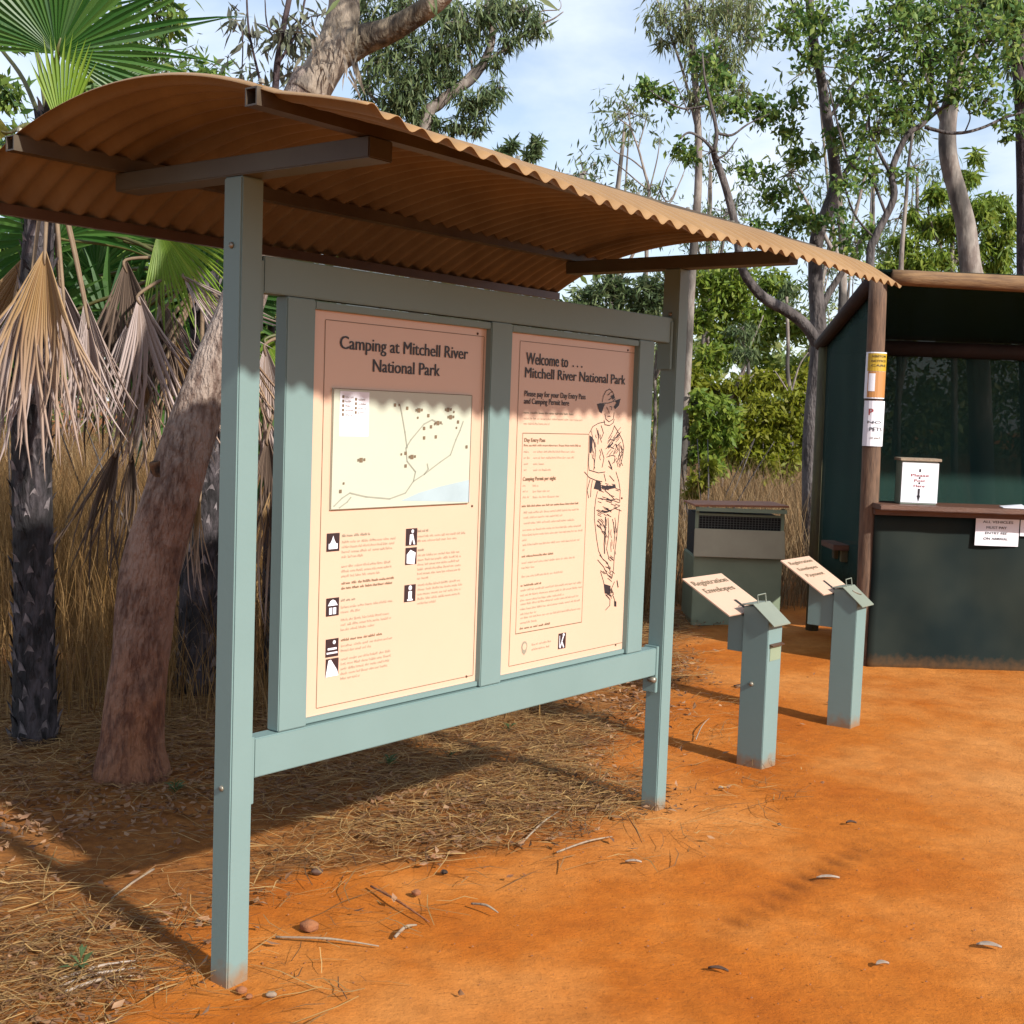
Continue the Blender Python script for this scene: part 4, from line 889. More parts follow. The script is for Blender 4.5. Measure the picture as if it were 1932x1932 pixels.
palm_trunk(palm3, [(-1.30, 7.3, -.05), (-1.28, 7.3, .7), (-1.26, 7.35, 1.5)], [.12, .11, .09], 90); top3 = Vector((-1.26, 7.35, 1.9))
for (u, v, y, ax, sp_a, R1, mt) in ((500, 650, 7.0, (.12, -.1, -1), .35, .8, 'deadpink'), (505, 820, 6.9, (.05, -.1, -1), .30, .75, 'deaddark'), (520, 900, 6.9, (.0, -.1, -1), .3, .8, 'dead'), (470, 880, 7.0, (-.2, 0, -1), .3, .7, 'deaddark')):
    add_frond(palm3, at(u, v, y), ax, (1, .1, 0), R1, sp_a, 16, mt, top3, joined=.35, droop=.05, jitter=.12, cup=.2, width=1.3, full=True)
for (u, v, y, ax, sd_, R1, sp_a, mt) in ((500, 640, 7.2, (.3, -.2, -.6), (.8, 0, .4), .65, .9, 'frondlime'), (520, 600, 7.5, (.2, .1, .5), (1, 0, 0), .7, 1.9, 'frond'), (480, 700, 7.5, (-.3, .1, -.3), (1, 0, 0), .7, 2.0, 'frond'), (540, 800, 7.6, (.3, .1, -.3), (1, 0, 0), .7, 2.0, 'frond')):
    add_frond(palm3, at(u, v, y), ax, sd_, R1, sp_a, 28, mt, top3, droop=.25)

# ================================================================== LEANING GUM
T = Tree('leaning_gum_tree', 'leaning gum tree with reddish bark behind the left post, its limb above the roof', 'tree', (-1.58, 5.36, 0))
y = 5.38
T.tr.tube([at(250,1475,y), at(248,1400,y), at(262,1250,y+.02), at(285,1080,y+.05), at(335,900,y+.08), at(385,740,y+.12), at(450,590,y+.2), at(497,430,y+.35), at(535,280,y+.5), at(590,150,y+.6)],
          [.185, .138, .118, .122, .112, .102, .098, .098, .095, .095], 22, wob=.07)
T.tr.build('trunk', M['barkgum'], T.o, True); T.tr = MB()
T.tr.tube([at(575,185,5.95), at(612,125,6.0), at(640,70,6.05), at(650,10,6.1), at(640,-80,6.2), at(600,-220,6.4)], [.095, .092, .080, .068, .06, .05], 20, wob=.13)
T.tr.tube([at(620,110,6.02), at(680,78,6.0), at(735,58,5.95), at(790,25,5.9), at(850,-25,5.85), at(950,-160,5.8)], [.078, .068, .056, .050, .046, .04], 18, wob=.06)
T.tr.build('limb', M['barkshag'], T.o, True); T.tr = MB()
T.tr.tube([at(318,915,5.43), at(300,893,5.40), at(291,872,5.38)], [.05, .036, .022], 12, wob=.25); T.tr.build('burnt_stub', M['burnt'], T.o, True); T.tr = MB()
# strips of peeling bark
mb = MB()
for k in range(34):
    u, v = random.uniform(585, 680), random.uniform(20, 150); p = at(u, v, 5.86+random.uniform(-.02, .05)); ln = random.uniform(.05, .16); a = random.uniform(-.4, .5)
    d = Vector((math.sin(a)*ln, -.015, -math.cos(a)*ln)); q = Vector((.003+random.random()*.006, 0, .003)); m_ = p+d*.55+Vector((random.uniform(-.015, .015), -.01, 0)); mb.add([p-q*.5, p+q, m_+q, p+d, m_-q], [(0, 1, 2, 4), (4, 2, 3)])
mb.build('peeling_bark', M['barkshag'], T.o)
T.foliage(at(600,-260,6.4), (.9,.9,.6), 900, .11, .022, .9); T.foliage(at(950,-200,5.8), (.7,.8,.5), 700, .11, .022, .9)
T.done(M['barkshag'], M['leafgum'])

# ================================================================== TREES BEHIND
def px_limb(T, pts, y0, wpx, y1=None, seg=10, wob=.06):
    n_ = len(pts); y1 = y1 or y0; P_ = []; R2 = []
    for i, (u, v) in enumerate(pts):
        yy = y0+(y1-y0)*i/max(1, n_-1); P_.append(at(u, v, yy)); f = i/max(1, n_-1); R2.append((wpx[0]*(1-f)+wpx[1]*f)/2412.5*yy/2)
    T.tr.tube(P_, R2, seg, wob=wob)
def px_fol(T, u, v, y, rpx, n, L_, W_, droop=.5, asp=(1, 1, .8), **kw):
    r = rpx/2412.5*y; T.foliage(at(u, v, y+random.uniform(-.4, .4)*r), (r*asp[0], r*asp[1], r*asp[2]), n, L_, W_, droop, **kw)

# centre gum, crown above the roof
c0 = gnd(760, 960); T = Tree('gum_tree', 'gum tree with hanging leaves showing above the middle of the roof', 'tree', (at(790,900,13).x, 13, 0))
px_limb(T, [(775,1090), (782,700), (788,420), (803,232), (828,195), (860,170), (893,147), (915,112), (928,75), (925,30), (910,-40)], 13, (30, 9))
px_limb(T, [(860,170), (900,125), (950,95), (990,65), (1023,45), (1045,35), (1063,22)], 13, (8, 2)); px_limb(T, [(1020,46), (1020,22), (1055,18), (1058,2)], 13, (3, 1.2))
px_limb(T, [(788,420), (760,270), (730,210), (700,180), (678,140), (672,110)], 13, (12, 3)); px_limb(T, [(700,180), (695,120), (720,40)], 13, (4, 2)); px_limb(T, [(893,147), (880,60), (865,0), (860,-40)], 13, (5, 2))
for u, v, r, nn_ in ((720,120,42,520), (760,80,45,560), (800,130,42,560), (770,170,44,620), (740,190,30,330), (830,90,44,520), (870,50,46,560), (930,20,48,600), (990,20,40,420), (1010,50,22,150), (960,75,24,170), (850,150,28,260), (890,200,34,330), (920,185,28,220), (860,235,22,170),
                    (945,165,18,110), (820,235,20,150), (700,60,36,360), (690,20,40,420), (760,10,44,420), (830,20,40,380), (905,240,14,70), (940,110,20,110), (790,215,24,220), (720,215,16,70), (690,165,20,120)):
    px_fol(T, u, v, 13, r, int(nn_*1.05), .125, .021, 1.0, (1, 1.2, .9), sub=.32, subn=14)
T.done(M['barkpale'], M['leafgum'])
# thin stems with large near leaves left of the shaggy limb
T = Tree('sapling', 'thin violet-brown sapling with drooping grey leaves between the palm and the shaggy limb', 'tree', (at(520,300,7.6).x, 7.6, 0))
px_limb(T, [(500,1250), (510,700), (515,400), (520,165), (530,80), (545,0), (555,-60)], 7.6, (16, 9)); px_limb(T, [(517,260), (490,150), (470,60), (465,-20)], 7.6, (6, 3)); px_limb(T, [(525,120), (560,60), (575,0), (585,-50)], 7.6, (6, 3)); px_limb(T, [(530,90), (505,50), (500,0)], 7.6, (4, 2))
px_limb(T, [(455,160), (458,100), (457,60)], 7.6, (2, 3))
for u, v, r, nn_ in ((490,70,36,60), (440,60,26,34), (520,60,40,90), (560,40,40,110), (480,130,24,30), (580,110,22,50), (540,130,30,60), (600,30,34,110), (450,20,22,26), (430,110,14,14), (570,70,26,80)):
    px_fol(T, u, v, 7.6, r*1.15, int(nn_*.36), .12, .030, .9, sub=.45, subn=8)
T.done(M['barkpurple'], M['leafgrey'])
# slim pale gum right of the right-hand post
T = Tree('gum_tree', 'slim pale-barked gum immediately right of the notice board', 'tree', (at(1287,1080,16).x, 16, 0))
px_limb(T, [(1284,1075), (1288,880), (1296,700), (1305,520), (1316,380), (1318,280), (1312,160), (1302,60), (1290,-40), (1280,-160)], 16, (19, 10))
px_limb(T, [(1315,180), (1350,90), (1345,10), (1340,-60)], 16, (7, 4)); px_limb(T, [(1318,260), (1290,140), (1262,60), (1240,0)], 16, (6, 3)); px_limb(T, [(1350,90), (1385,60), (1410,20)], 16, (4, 2))
for u, v, r, nn_ in ((1250,20,34,330), (1290,60,34,300), (1320,20,42,460), (1370,15,44,520), (1410,60,36,360), (1360,90,36,420), (1340,150,34,360), (1385,130,30,320), (1400,170,22,160), (1245,70,18,110), (1310,110,26,220), (1420,15,34,330), (1300,180,18,110), (1360,200,22,160)):
    px_fol(T, u, v, 16, r, int(nn_*.8), .15, .022, 1.0, (1, 1.2, 1), sub=.36, subn=14)
T.done(M['barkpale'], M['leafpale'])
# forked dark tree left of the booth
T = Tree('forked_tree', 'forked grey-barked tree standing just left of the booth', 'tree', (at(1533,1100,13).x, 13, 0))
px_limb(T, [(1534,1120), (1530,950), (1532,800), (1545,670), (1543,590), (1538,530), (1541,450), (1561,400), (1576,350), (1573,300), (1561,225), (1548,140), (1531,50), (1526,-30), (1520,-140)], 13, (36, 13), seg=14)
px_limb(T, [(1546,660), (1525,620), (1490,590), (1450,568), (1425,545), (1400,505), (1388,430), (1368,350), (1350,300), (1347,285)], 13, (24, 11), 12.4)
px_limb(T, [(1347,285), (1325,262), (1300,250), (1283,262)], 12.4, (7, 3)); px_limb(T, [(1347,285), (1352,250), (1342,200), (1330,150), (1325,100)], 12.4, (9, 3)); px_limb(T, [(1350,250), (1380,255), (1410,235), (1450,215)], 12.4, (6, 2))
px_limb(T, [(1352,300), (1370,290), (1392,260)], 12.4, (5, 2)); px_limb(T, [(1330,200), (1290,205), (1255,190), (1225,170)], 12.4, (5, 2)); px_limb(T, [(1300,215), (1285,180), (1270,150)], 12.4, (3, 1.5))
px_limb(T, [(1545,600), (1560,560), (1585,520), (1610,480), (1640,430)], 13, (16, 7)); px_limb(T, [(1577,350), (1605,310), (1625,270), (1640,220)], 13, (11, 5)); px_limb(T, [(1560,230), (1600,170), (1640,130), (1680,110)], 13, (7, 3)); px_limb(T, [(1545,130), (1500,90), (1480,30)], 13, (6, 3))
for u, v, r, nn_ in ((1232,172,22,150), (1258,190,22,150), (1225,155,14,60), (1300,290,18,100), (1285,275,16,80), (1390,200,26,200), (1430,205,26,200), (1465,220,26,190), (1490,250,22,130), (1370,150,22,140), (1335,120,28,200), (1340,180,20,120), (1500,190,22,140), (1520,290,18,110),
                    (1410,320,18,90), (1440,330,24,140), (1480,360,22,140), (1500,300,16,80), (1455,370,18,90), (1500,400,24,150), (1520,420,24,150), (1480,430,26,150), (1430,430,20,90), (1590,250,30,180), (1600,190,34,220), (1530,110,30,180), (1480,60,34,240), (1500,20,40,300), (1560,30,40,300), (1600,80,36,260), (1580,420,24,140), (1640,440,24,140), (1600,460,26,150)):
    px_fol(T, u, v, 12.6, r*1.15, int(nn_*.80), .078, .038, .45, sub=.42, subn=11)
T.done(M['barkdark'], M['leafdark'])
# broad-leaved tree over the booth
T = Tree('broadleaf_tree', 'crooked tree with dense dark green leaves spreading above the booth roof', 'tree', (at(1640,1000,12).x, 12, 0))
px_limb(T, [(1632,1150), (1636,800), (1641,500), (1651,450), (1686,375), (1682,325), (1698,280), (1716,250), (1745,230), (1756,190), (1758,150), (1750,80)], 12, (18, 6)); px_limb(T, [(1682,330), (1660,290), (1640,240), (1645,180)], 12, (8, 3)); px_limb(T, [(1745,230), (1775,205), (1800,190), (1830,150)], 12, (8, 3))
px_limb(T, [(1745,240), (1786,250), (1820,250), (1856,240), (1896,222), (1935,210), (1980,190)], 12, (7, 4)); px_limb(T, [(1820,250), (1830,225), (1828,210)], 12, (3, 2)); px_limb(T, [(1670,400), (1640,330), (1600,300), (1560,150)], 12, (6, 3)); px_limb(T, [(1651,450), (1610,400), (1580,300)], 12, (5, 3))
for u, v, r, nn_ in ((1700,60,48,420), (1750,110,48,460), (1800,100,46,420), (1840,150,40,330), (1860,190,32,220), (1700,150,44,380), (1660,110,40,320), (1640,190,36,280), (1690,210,34,260), (1660,250,32,220), (1800,180,30,220), (1850,80,44,330), (1890,60,40,280), (1760,40,44,380), (1640,50,40,300),
                    (1720,200,34,240), (1905,240,18,80), (1925,230,26,160), (1895,260,14,60), (1600,120,30,180), (1620,300,24,130), (1590,340,26,150), (1700,330,18,90), (1650,330,22,120), (1870,130,34,220), (1690,10,44,360), (1800,20,44,360), (1740,170,34,260), (1820,60,40,300)):
    px_fol(T, u, v, 12, r*1.15, int(nn_*.60), .078, .036, .45, sub=.42, subn=12)
T.done(M['barkdark'], M['leafdark'])
# big pale trunk right
T = Tree('gum_tree', 'stout pale and grey gum trunk curving up behind the booth', 'tree', (at(1850,1000,15).x, 15, 0))
px_limb(T, [(1860,1120), (1850,800), (1838,560), (1831,500), (1822,430), (1808,370), (1796,325), (1787,270), (1792,200), (1806,130), (1815,50), (1822,-40), (1830,-150)], 15, (44, 22), seg=16)
px_limb(T, [(1800,180), (1840,110), (1880,40), (1900,-20)], 15, (12, 7)); px_limb(T, [(1790,260), (1760,180), (1735,90), (1720,0)], 15, (10, 5))
for u, v, r, nn_ in ((1880,20,44,260), (1730,20,40,240), (1780,-20,50,300), (1850,-10,50,300), (1900,110,26,120)): px_fol(T, u, v, 15, r, nn_, .16, .028, 1.0, sub=.25)
T.done(M['barkpale'], M['leafgum'])
T = Tree('gum_tree', 'dark violet-brown trunk cut by the right edge of the picture', 'tree', (at(1940,1000,12.5).x, 12.5, 0))
px_limb(T, [(1950,1120), (1942,800), (1936,530), (1934,330), (1928,180), (1916,40), (1905,-60), (1895,-160)], 12.5, (34, 26), seg=14)
for u, v, r, nn_ in ((1915,30,34,160), (1890,0,30,140), (1930,90,24,90), (1925,170,20,70)): px_fol(T, u, v, 12.4, r, nn_, .13, .03, .9)
T.done(M['barkpurple'], M['leafdark'])
T = Tree('sapling', 'very thin pale sapling stem rising behind the booth roof', 'tree', (at(1703,1000,17).x, 17, 0))
px_limb(T, [(1690,1060), (1696,700), (1700,510), (1704,440), (1710,370), (1713,320), (1722,250)], 17, (11, 5)); px_fol(T, 1722, 240, 17, 24, 160, .15, .03, .9); T.done(M['barkpale'], M['leafgum'])
# lime coloured tree beyond the booth
T = Tree('leafy_tree', 'bright lime green tree beyond the booth', 'tree', (at(1830,1000,22).x, 22, 0))
px_limb(T, [(1800,1010), (1800,700), (1795,520), (1800,420), (1810,340)], 22, (14, 5)); px_limb(T, [(1798,500), (1860,420), (1880,380)], 22, (7, 3)); px_limb(T, [(1797,520), (1760,430), (1750,390)], 22, (6, 3))
for u, v, r, nn_ in ((1760,360,26,260), (1750,430,32,400), (1800,420,34,420), (1850,400,36,460), (1880,380,30,300), (1830,330,24,200), (1850,290,16,110), (1760,490,34,420), (1820,480,34,420), (1880,450,36,460), (1720,480,28,300), (1700,450,24,220), (1905,420,22,200), (1730,400,18,140), (1890,500,34,360), (1680,500,26,240)):
    px_fol(T, u, v, 22, r, nn_, .20, .045, .8)
T.done(M['barkpale'], M['leaflime'])
# sparse pale tree against the sky
T = Tree('sparse_tree', 'sparse thin-branched tree against the sky left of the slim pale gum', 'tree', (at(1240,1000,20).x, 20, 0))
px_limb(T, [(1215,1030), (1218,600), (1222,400), (1225,360), (1215,320), (1204,280), (1190,240), (1185,205)], 20, (9, 2))
for pts in ([(1222,400), (1245,360), (1258,320), (1270,300)], [(1215,320), (1190,300), (1160,285), (1148,265)], [(1225,360), (1200,340), (1165,310), (1152,300)], [(1204,280), (1215,240), (1222,215)], [(1245,360), (1262,380), (1290,330)], [(1190,240), (1170,225), (1160,210)], [(1225,360), (1240,300), (1245,260)], [(1222,400), (1262,385), (1280,350), (1300,300)]):
    px_limb(T, pts, 20, (3.4, 1.2), seg=6)
for u, v, r, nn_ in ((1188,200,12,46), (1175,215,10,30), (1195,240,14,50), (1210,210,9,22), (1155,255,8,20), (1150,300,8,18), (1222,215,9,22), (1245,262,9,22), (1270,298,9,20), (1190,270,10,24), (1230,350,18,60), (1200,350,14,46), (1180,345,12,40), (1160,210,8,18)):
    px_fol(T, u, v, 20, r, nn_, .11, .022, .7, sub=.35)
T.done(M['barkpale'], M['leafpale'])
# pale dead trunks in the scrub
for (lab, pts, y, wp, extra) in (('white trunk with a bent fork rising from the lime bushes', [(1412,930), (1411,800), (1412,730), (1412,690), (1405,660), (1400,630)], 22, (10, 5), ([(1411,720), (1425,705), (1460,700)], [(1408,670), (1430,620), (1440,595)], [(1405,660), (1395,640), (1405,628)])),
                                ('leaning thin white trunk left of the bent fork', [(1360,960), (1366,790), (1385,740), (1405,690), (1410,672)], 21, (8, 5), ()),
                                ('straight white trunk just left of the forked grey tree', [(1492,960), (1492,830), (1493,760), (1486,700), (1487,650), (1484,560)], 20, (10, 6), ([(1493,740), (1508,690), (1525,665)], [(1493,750), (1475,720), (1462,700)]))):
    T = Tree('white_trunk_tree', lab, 'tree', (at(pts[0][0], pts[0][1], y).x, y, 0), 'white trunks in the scrub'); px_limb(T, pts, y, wp)
    for e in extra: px_limb(T, e, y, (4.5, 2))
    px_fol(T, pts[-1][0], pts[-1][1]-10, y, 26, 200, .16, .035, .8); T.done(M['barkpale'], M['leafgum'])

# bushes and mid-distance shrubs
def bush(name, lab, u, v, y, blobs, leaf, L_=.12, W_=.05, group=None):
    p = at(u, v, y); T = Tree(name, lab, 'bush', (p.x, y, 0), group)
    for k in range(4): a = random.uniform(-.5, .5); T.tr.tube([(p.x+a*.2, y, -.02), (p.x+a, y+random.uniform(-.3,.3), .7), (p.x+a*1.8, y, 1.4)], [.014, .010, .004], 6)
    for bu, bv, r, nn_ in blobs: px_fol(T, bu, bv, y, r, nn_, L_, W_, .4)
    return T.done(M['barkdark'], leaf)
bush('bush', 'yellow-green bush behind the bin', 1440, 800, 18, [(1400,790,32,420), (1440,770,36,520), (1480,790,34,460), (1440,870,36,380), (1490,870,34,340), (1395,870,34,320), (1440,820,36,480), (1500,760,30,360), (1400,830,26,260), (1465,840,28,280), (1510,820,28,280)], M['leafyellow'])
bush('bush', 'lime green bush with grass at its foot right of the notice board', 1330, 820, 16, [(1320,760,30,360), (1330,810,34,420), (1360,820,30,340), (1310,850,26,240), (1340,870,28,240), (1370,780,30,320)], M['leaflime'])
bush('bush', 'wide yellow-green scrub filling the clearing behind the bin', 1400, 850, 21, [(1300,720,34,380), (1350,740,36,420), (1400,730,36,420), (1450,720,36,400), (1500,720,32,340), (1310,790,32,320), (1380,800,32,320), (1520,790,28,260), (1350,850,30,260), (1450,860,30,260), (1510,860,26,220)], M['leafyellow'], .15, .055)
bush('bush', 'small yellowish bush low beside the right post of the notice board', 1330, 900, 14, [(1325,900,24,260), (1345,880,18,160), (1310,920,18,140)], M['leafyellow'], .10, .04)
bush('bush', 'tall leafy green bush between the slim pale gum and the forked tree', 1370, 640, 24, [(1320,600,38,520), (1360,570,42,620), (1410,600,40,560), (1330,680,36,420), (1370,650,40,520), (1430,650,36,420), (1320,720,34,360), (1460,600,40,460), (1470,540,40,460), (1400,530,42,520), (1340,530,38,460), (1500,620,36,360), (1510,700,32,300), (1450,700,34,340)], M['leaflime'], .17, .06)
bush('bush', 'green shrub seen through the gap between board top and roof', 1170, 560, 18, [(1110,570,34,420), (1150,545,38,480), (1190,560,36,460), (1230,540,34,420), (1220,580,32,360), (1130,600,36,360), (1080,590,30,280), (1180,600,34,300)], M['leafgum'], .14, .035)
bush('bush', 'dark green shrub far left behind the palm', 60, 560, 9.5, [(20,480,46,520), (80,560,40,460), (150,500,50,560), (200,440,46,460), (30,600,46,420), (170,600,44,420), (250,520,48,480), (100,450,46,460), (20,700,50,360), (130,700,46,340), (240,640,46,380)], M['leafdark'], .15, .06)
bush('bush', 'dark green shrub behind the second palm', 360, 560, 10, [(300,560,46,480), (360,480,46,480), (400,560,46,480), (350,640,50,460), (440,480,40,360), (470,600,46,420), (520,640,40,380), (420,700,46,380), (300,700,44,300), (520,760,38,280)], M['leafdark'], .15, .06)
bush('bush', 'scrubby green tree top in the sky gap behind the upper palm fronds', 240, 200, 11, [(40,260,50,240), (0,160,40,160), (200,160,50,220), (260,110,44,200), (330,160,40,120), (60,330,50,240), (150,300,60,300), (180,60,60,260), (300,30,60,240), (260,190,50,180), (20,40,60,240), (400,120,30,50)], M['leafdark'], .13, .045)
bush('bush', 'small pair of distant tree tops above the middle of the roof', 980, 285, 30, [(955,285,13,160), (968,275,11,100), (1008,270,14,170), (1000,292,16,180), (942,292,8,70)], M['leafgum'], .22, .06)

# far woodland as one mass, with the trunks one can tell apart in front of it
V_, F_, k = [], [], 0
for i in range(210):
    xx = RNG.uniform(-34, 48); yy = RNG.uniform(33, 60); hh = RNG.uniform(3.0, 7.0)*(1 if not -3 < xx < 6 else .85); r = RNG.uniform(1.2, 2.4)
    for zc_ in np.arange(1.2, hh, 1.7):
        P_, _ = clump_points((xx+RNG.normal()*.6, yy, zc_), (r, r, 1.2), 210, .22, 20); V, Fq = leaves(P_, .34, .13, .4); V_.append(V); F_.append(Fq+k); k += len(V)
o = link('far_woodland', nmesh('far_woodland', np.concatenate(V_), np.concatenate(F_)), M['leaffar']); tag(o, 'far green scrub and woodland beyond the grass', 'woodland', kind='stuff')
for i in range(26):
    yy = RNG.uniform(24, 40); uu = RNG.uniform(1080, 1932) if i < 16 else RNG.uniform(0, 560); hz_ = RNG.uniform(4, 9); p = Vector(((uu-966)/2412.5*yy, yy, 0)); ln = RNG.uniform(-.8, .8)
    if i == 0:
        T = Tree('distant_trunk', 'x', 'tree', (0, 0, 0)); T.tr.tube([(0, 0, -.1), (.1, 0, 2.5), (-.1, 0, 5), (.1, 0, 8)], [.10, .085, .07, .03], 8, wob=.06)
        for q in ((.9, 0, 6.2), (-.8, .3, 7), (.2, 0, 8.2)): T.tr.tube([(0, 0, 4.5), (q[0]*.5, 0, 5.4), q], [.05, .035, .01], 6); T.foliage(q, (.9, .9, .6), 220, .22, .05, .8)
        proto = T.done(M['barkpale'], M['leafgum']); oo = proto
    else:
        oo = proto.copy(); COL.objects.link(oo)
        for ch in proto.children: c_ = ch.copy(); COL.objects.link(c_); c_.parent = oo
    oo.location = p; oo.scale = (hz_/8, hz_/8, hz_/8); oo.rotation_euler = (ln*.15, ln*.1, RNG.uniform(0, 6.28))
    side_ = 'right of the notice board' if i < 16 else 'far left behind the palms'
    tag(oo, 'slender distant pale trunk standing in the scrub '+side_, 'tree', 'distant trunks '+side_)

# ================================================================== GRASS AND LITTER
def blades(P_, h, wd, lean, seg=3, lay=False):
    """bent tapering blades; P_ base points, h lengths"""
    n_ = len(P_); az = RNG.uniform(0, 2*math.pi, n_); le = RNG.uniform(.2, 1, n_)*lean; d = np.stack([np.cos(az), np.sin(az), np.zeros(n_)], 1); sd2 = np.stack([-np.sin(az+RNG.uniform(-1.5, 1.5, n_)), np.cos(az), np.zeros(n_)], 1)
    V = []; 
    for j in range(seg+1):
        f = j/seg; c = P_+d*(h*le*f**1.8)[:, None]+np.array([0, 0, 1])*(h*f*np.sqrt(np.maximum(.05, 1-(le*f)**2)))[:, None]
        ww = (wd*(1-f*.9))[:, None]*.5; V += [c-sd2*ww, c+sd2*ww]
    V = np.stack(V, 1).reshape(-1, 3); b0_ = np.arange(n_)*(2*(seg+1)); Fq = np.concatenate([np.stack([b0_+2*j, b0_+2*j+1, b0_+2*j+3, b0_+2*j+2], 1) for j in range(seg)]); return V, Fq
def scatter(n_, x0, x1, y0, y1, fn):
    x = RNG.uniform(x0, x1, n_); y_ = RNG.uniform(y0, y1, n_); keep = RNG.uniform(0, 1, n_) < fn(x, y_); return np.stack([x[keep], y_[keep], np.zeros(keep.sum())-.01], 1)
def patch(c, r): return lambda x, y_: np.exp(-((x-c[0])**2+(y_-c[1])**2)/r**2)
dens = lambda x, y_: np.clip(fbm(x*1.3, y_*1.3, 21)+.75, .12, 1)
P_ = scatter(60000, -6.5, 1.2, 6.2, 14, lambda x, y_: dens(x, y_)*np.clip((y_-6.0-.35*np.maximum(0, x+1.0))/1.0, 0, 1)*(x < edge_x(y_)-.55))
V, Fq = blades(P_, RNG.uniform(.5, 1.45, len(P_))*np.clip((P_[:,1]-5.6)/2.2, .35, 1), RNG.uniform(.003, .007, len(P_)), .55)
tag(link('tall_grass', nmesh('tall_grass', V, Fq), M['grassgold']), 'tall dry golden grass behind the palms and the notice board', 'grass', kind='stuff')
P_ = scatter(80000, .9, 12, 10.7, 27, lambda x, y_: dens(x, y_)*(y_ > 10.9)*((x < 2.3) | (y_ > 10.3)))
V, Fq = blades(P_, RNG.uniform(.45, 1.25, len(P_))*np.clip((P_[:,1]-9.8)/3, .4, 1), RNG.uniform(.005, .011, len(P_)), .6)
tag(link('tall_grass', nmesh('tall_grass', V, Fq), M['drygrass']), 'brown dry grass behind the bin and the booth', 'grass', kind='stuff')
P_ = scatter(42000, -30, 30, 14, 40, lambda x, y_: .9*np.ones_like(x))
V, Fq = blades(P_, RNG.uniform(.5, 1.3, len(P_)), RNG.uniform(.012, .03, len(P_)), .6)
tag(link('tall_grass', nmesh('tall_grass', V, Fq), M['drygrass']), 'far dry grass under the distant trees', 'grass', kind='stuff')
# fallen straw
def straws(P_, ln, wd, zmax, az=None):
    n_ = len(P_); az = RNG.uniform(0, math.pi, n_) if az is None else az; bend = RNG.normal(0, .18, n_); V = []
    z0 = RNG.uniform(.002, zmax, n_); z1 = RNG.uniform(.002, zmax, n_)
    for j in range(4):
        f = j/3-.5; a = az+bend*f*2; c = np.stack([P_[:,0]+np.cos(a)*ln*f, P_[:,1]+np.sin(a)*ln*f, .004+z0*(1-j/3)+z1*j/3+.006*np.sin(f*9+az*5)], 1)
        q = np.stack([-np.sin(a), np.cos(a), RNG.normal(0, .35, n_)], 1)*(wd*(1-abs(f)*.7))[:, None]*.5; V += [c-q, c+q]
    V = np.stack(V, 1).reshape(-1, 3); b0_ = np.arange(n_)*8; Fq = np.concatenate([np.stack([b0_+2*j, b0_+2*j+1, b0_+2*j+3, b0_+2*j+2], 1) for j in range(3)]); return V, Fq
lmf = lambda x, y_: np.clip(litter_mask(x, y_), 0, 1)*np.clip(fbm(x*1.8, y_*1.8, 33)*.9+.6, .06, 1)+.05*(x < edge_x(y_)+.75)
P_ = scatter(90000, -4.2, 1.4, 2.9, 10.5, lmf)
az = RNG.normal(.35, .75, len(P_))
V, Fq = straws(P_, RNG.uniform(.04, .30, len(P_))*RNG.choice([.6, 1, 1.4], len(P_)), RNG.uniform(.0015, .0045, len(P_)), .035, az)
tag(link('straw_litter', nmesh('straw_litter', V, Fq), M['litter']), 'fallen straw and dry stalks on the dirt behind and left of the board', 'straw litter', kind='stuff')
P_ = scatter(60000, -4.2, 2.2, 2.9, 11, lambda x, y_: np.clip(litter_mask(x-.10, y_), 0, 1)*np.clip(fbm(x*2.3, y_*2.3, 35)*.8+.5, .05, 1)*.6+.007*(x < edge_x(y_)+1.0))
P_[:, 2] = RNG.uniform(.006, .03, len(P_)); V, Fq = leaves(P_, .05, .022, .0, .3)
# flatten the leaves towards the ground
V[:, 2] = .004+np.abs(V[:, 2]-.0)*.45
tag(link('leaf_litter', nmesh('leaf_litter', V, Fq), M['brownleaf']), 'small brown fallen leaves among the straw', 'leaf litter', kind='stuff')
# sparse grit and bits on the bare dirt
P_ = scatter(7000, -1.2, 5.5, 2.8, 9.5, lambda x, y_: .25+.75*(litter_mask(x-.5, y_)))
V_, F_ = [], []
n_ = len(P_); r = RNG.uniform(.0015, .0045, n_); dirs = np.array([[1,0,0],[0,1,0],[-1,0,0],[0,-1,0],[0,0,1.0]])
V = (P_[:, None, :]+np.array([0,0,.008])+dirs[None]*r[:, None, None]*RNG.uniform(.6, 1.4, (n_, 5, 1))).reshape(-1, 3); b0_ = np.arange(n_)*5
Fq = np.concatenate([np.stack([b0_+a, b0_+bb, b0_+4], 1) for a, bb in ((0,1),(1,2),(2,3),(3,0))])
tag(link('dirt_grit', nmesh('dirt_grit', V, Fq), M['stone']), 'fine grit and crumbs of red earth', 'gravel', kind='stuff')
# twigs and stalks one can tell apart on the bare dirt
def twig(u0, v0, u1, v1, wd, mt, lab, lift=.012):
    a, b2 = gnd(u0, v0, .006), gnd(u1, v1, .006); mid = (a+b2)/2+Vector((random.uniform(-.01,.01), random.uniform(-.01,.01), lift))
    mb = MB().tube([a, mid, b2], [wd, wd*1.1, wd*.5], 6); tag(mb.build('stalk', mt, smooth=True), lab, 'stalk', 'loose stalks on the dirt')
twig(985,1590, 1055,1530, .0035, M['palestone'], 'pale stalk at the front tip of the straw patch, slanting up to the right')
twig(1050,1608, 1155,1578, .0035, M['palestone'], 'pale straight stalk ending the straw patch on the bare dirt')
twig(700,1672, 810,1740, .004, M['stone'], 'thin reddish twig right of the left post')
twig(520,1768, 715,1785, .0035, M['palestone'], 'long pale stalk on the dirt near the round orange stone')
twig(745,1768, 786,1745, .005, M['palestone'], 'short bleached chip right of the round orange stone')
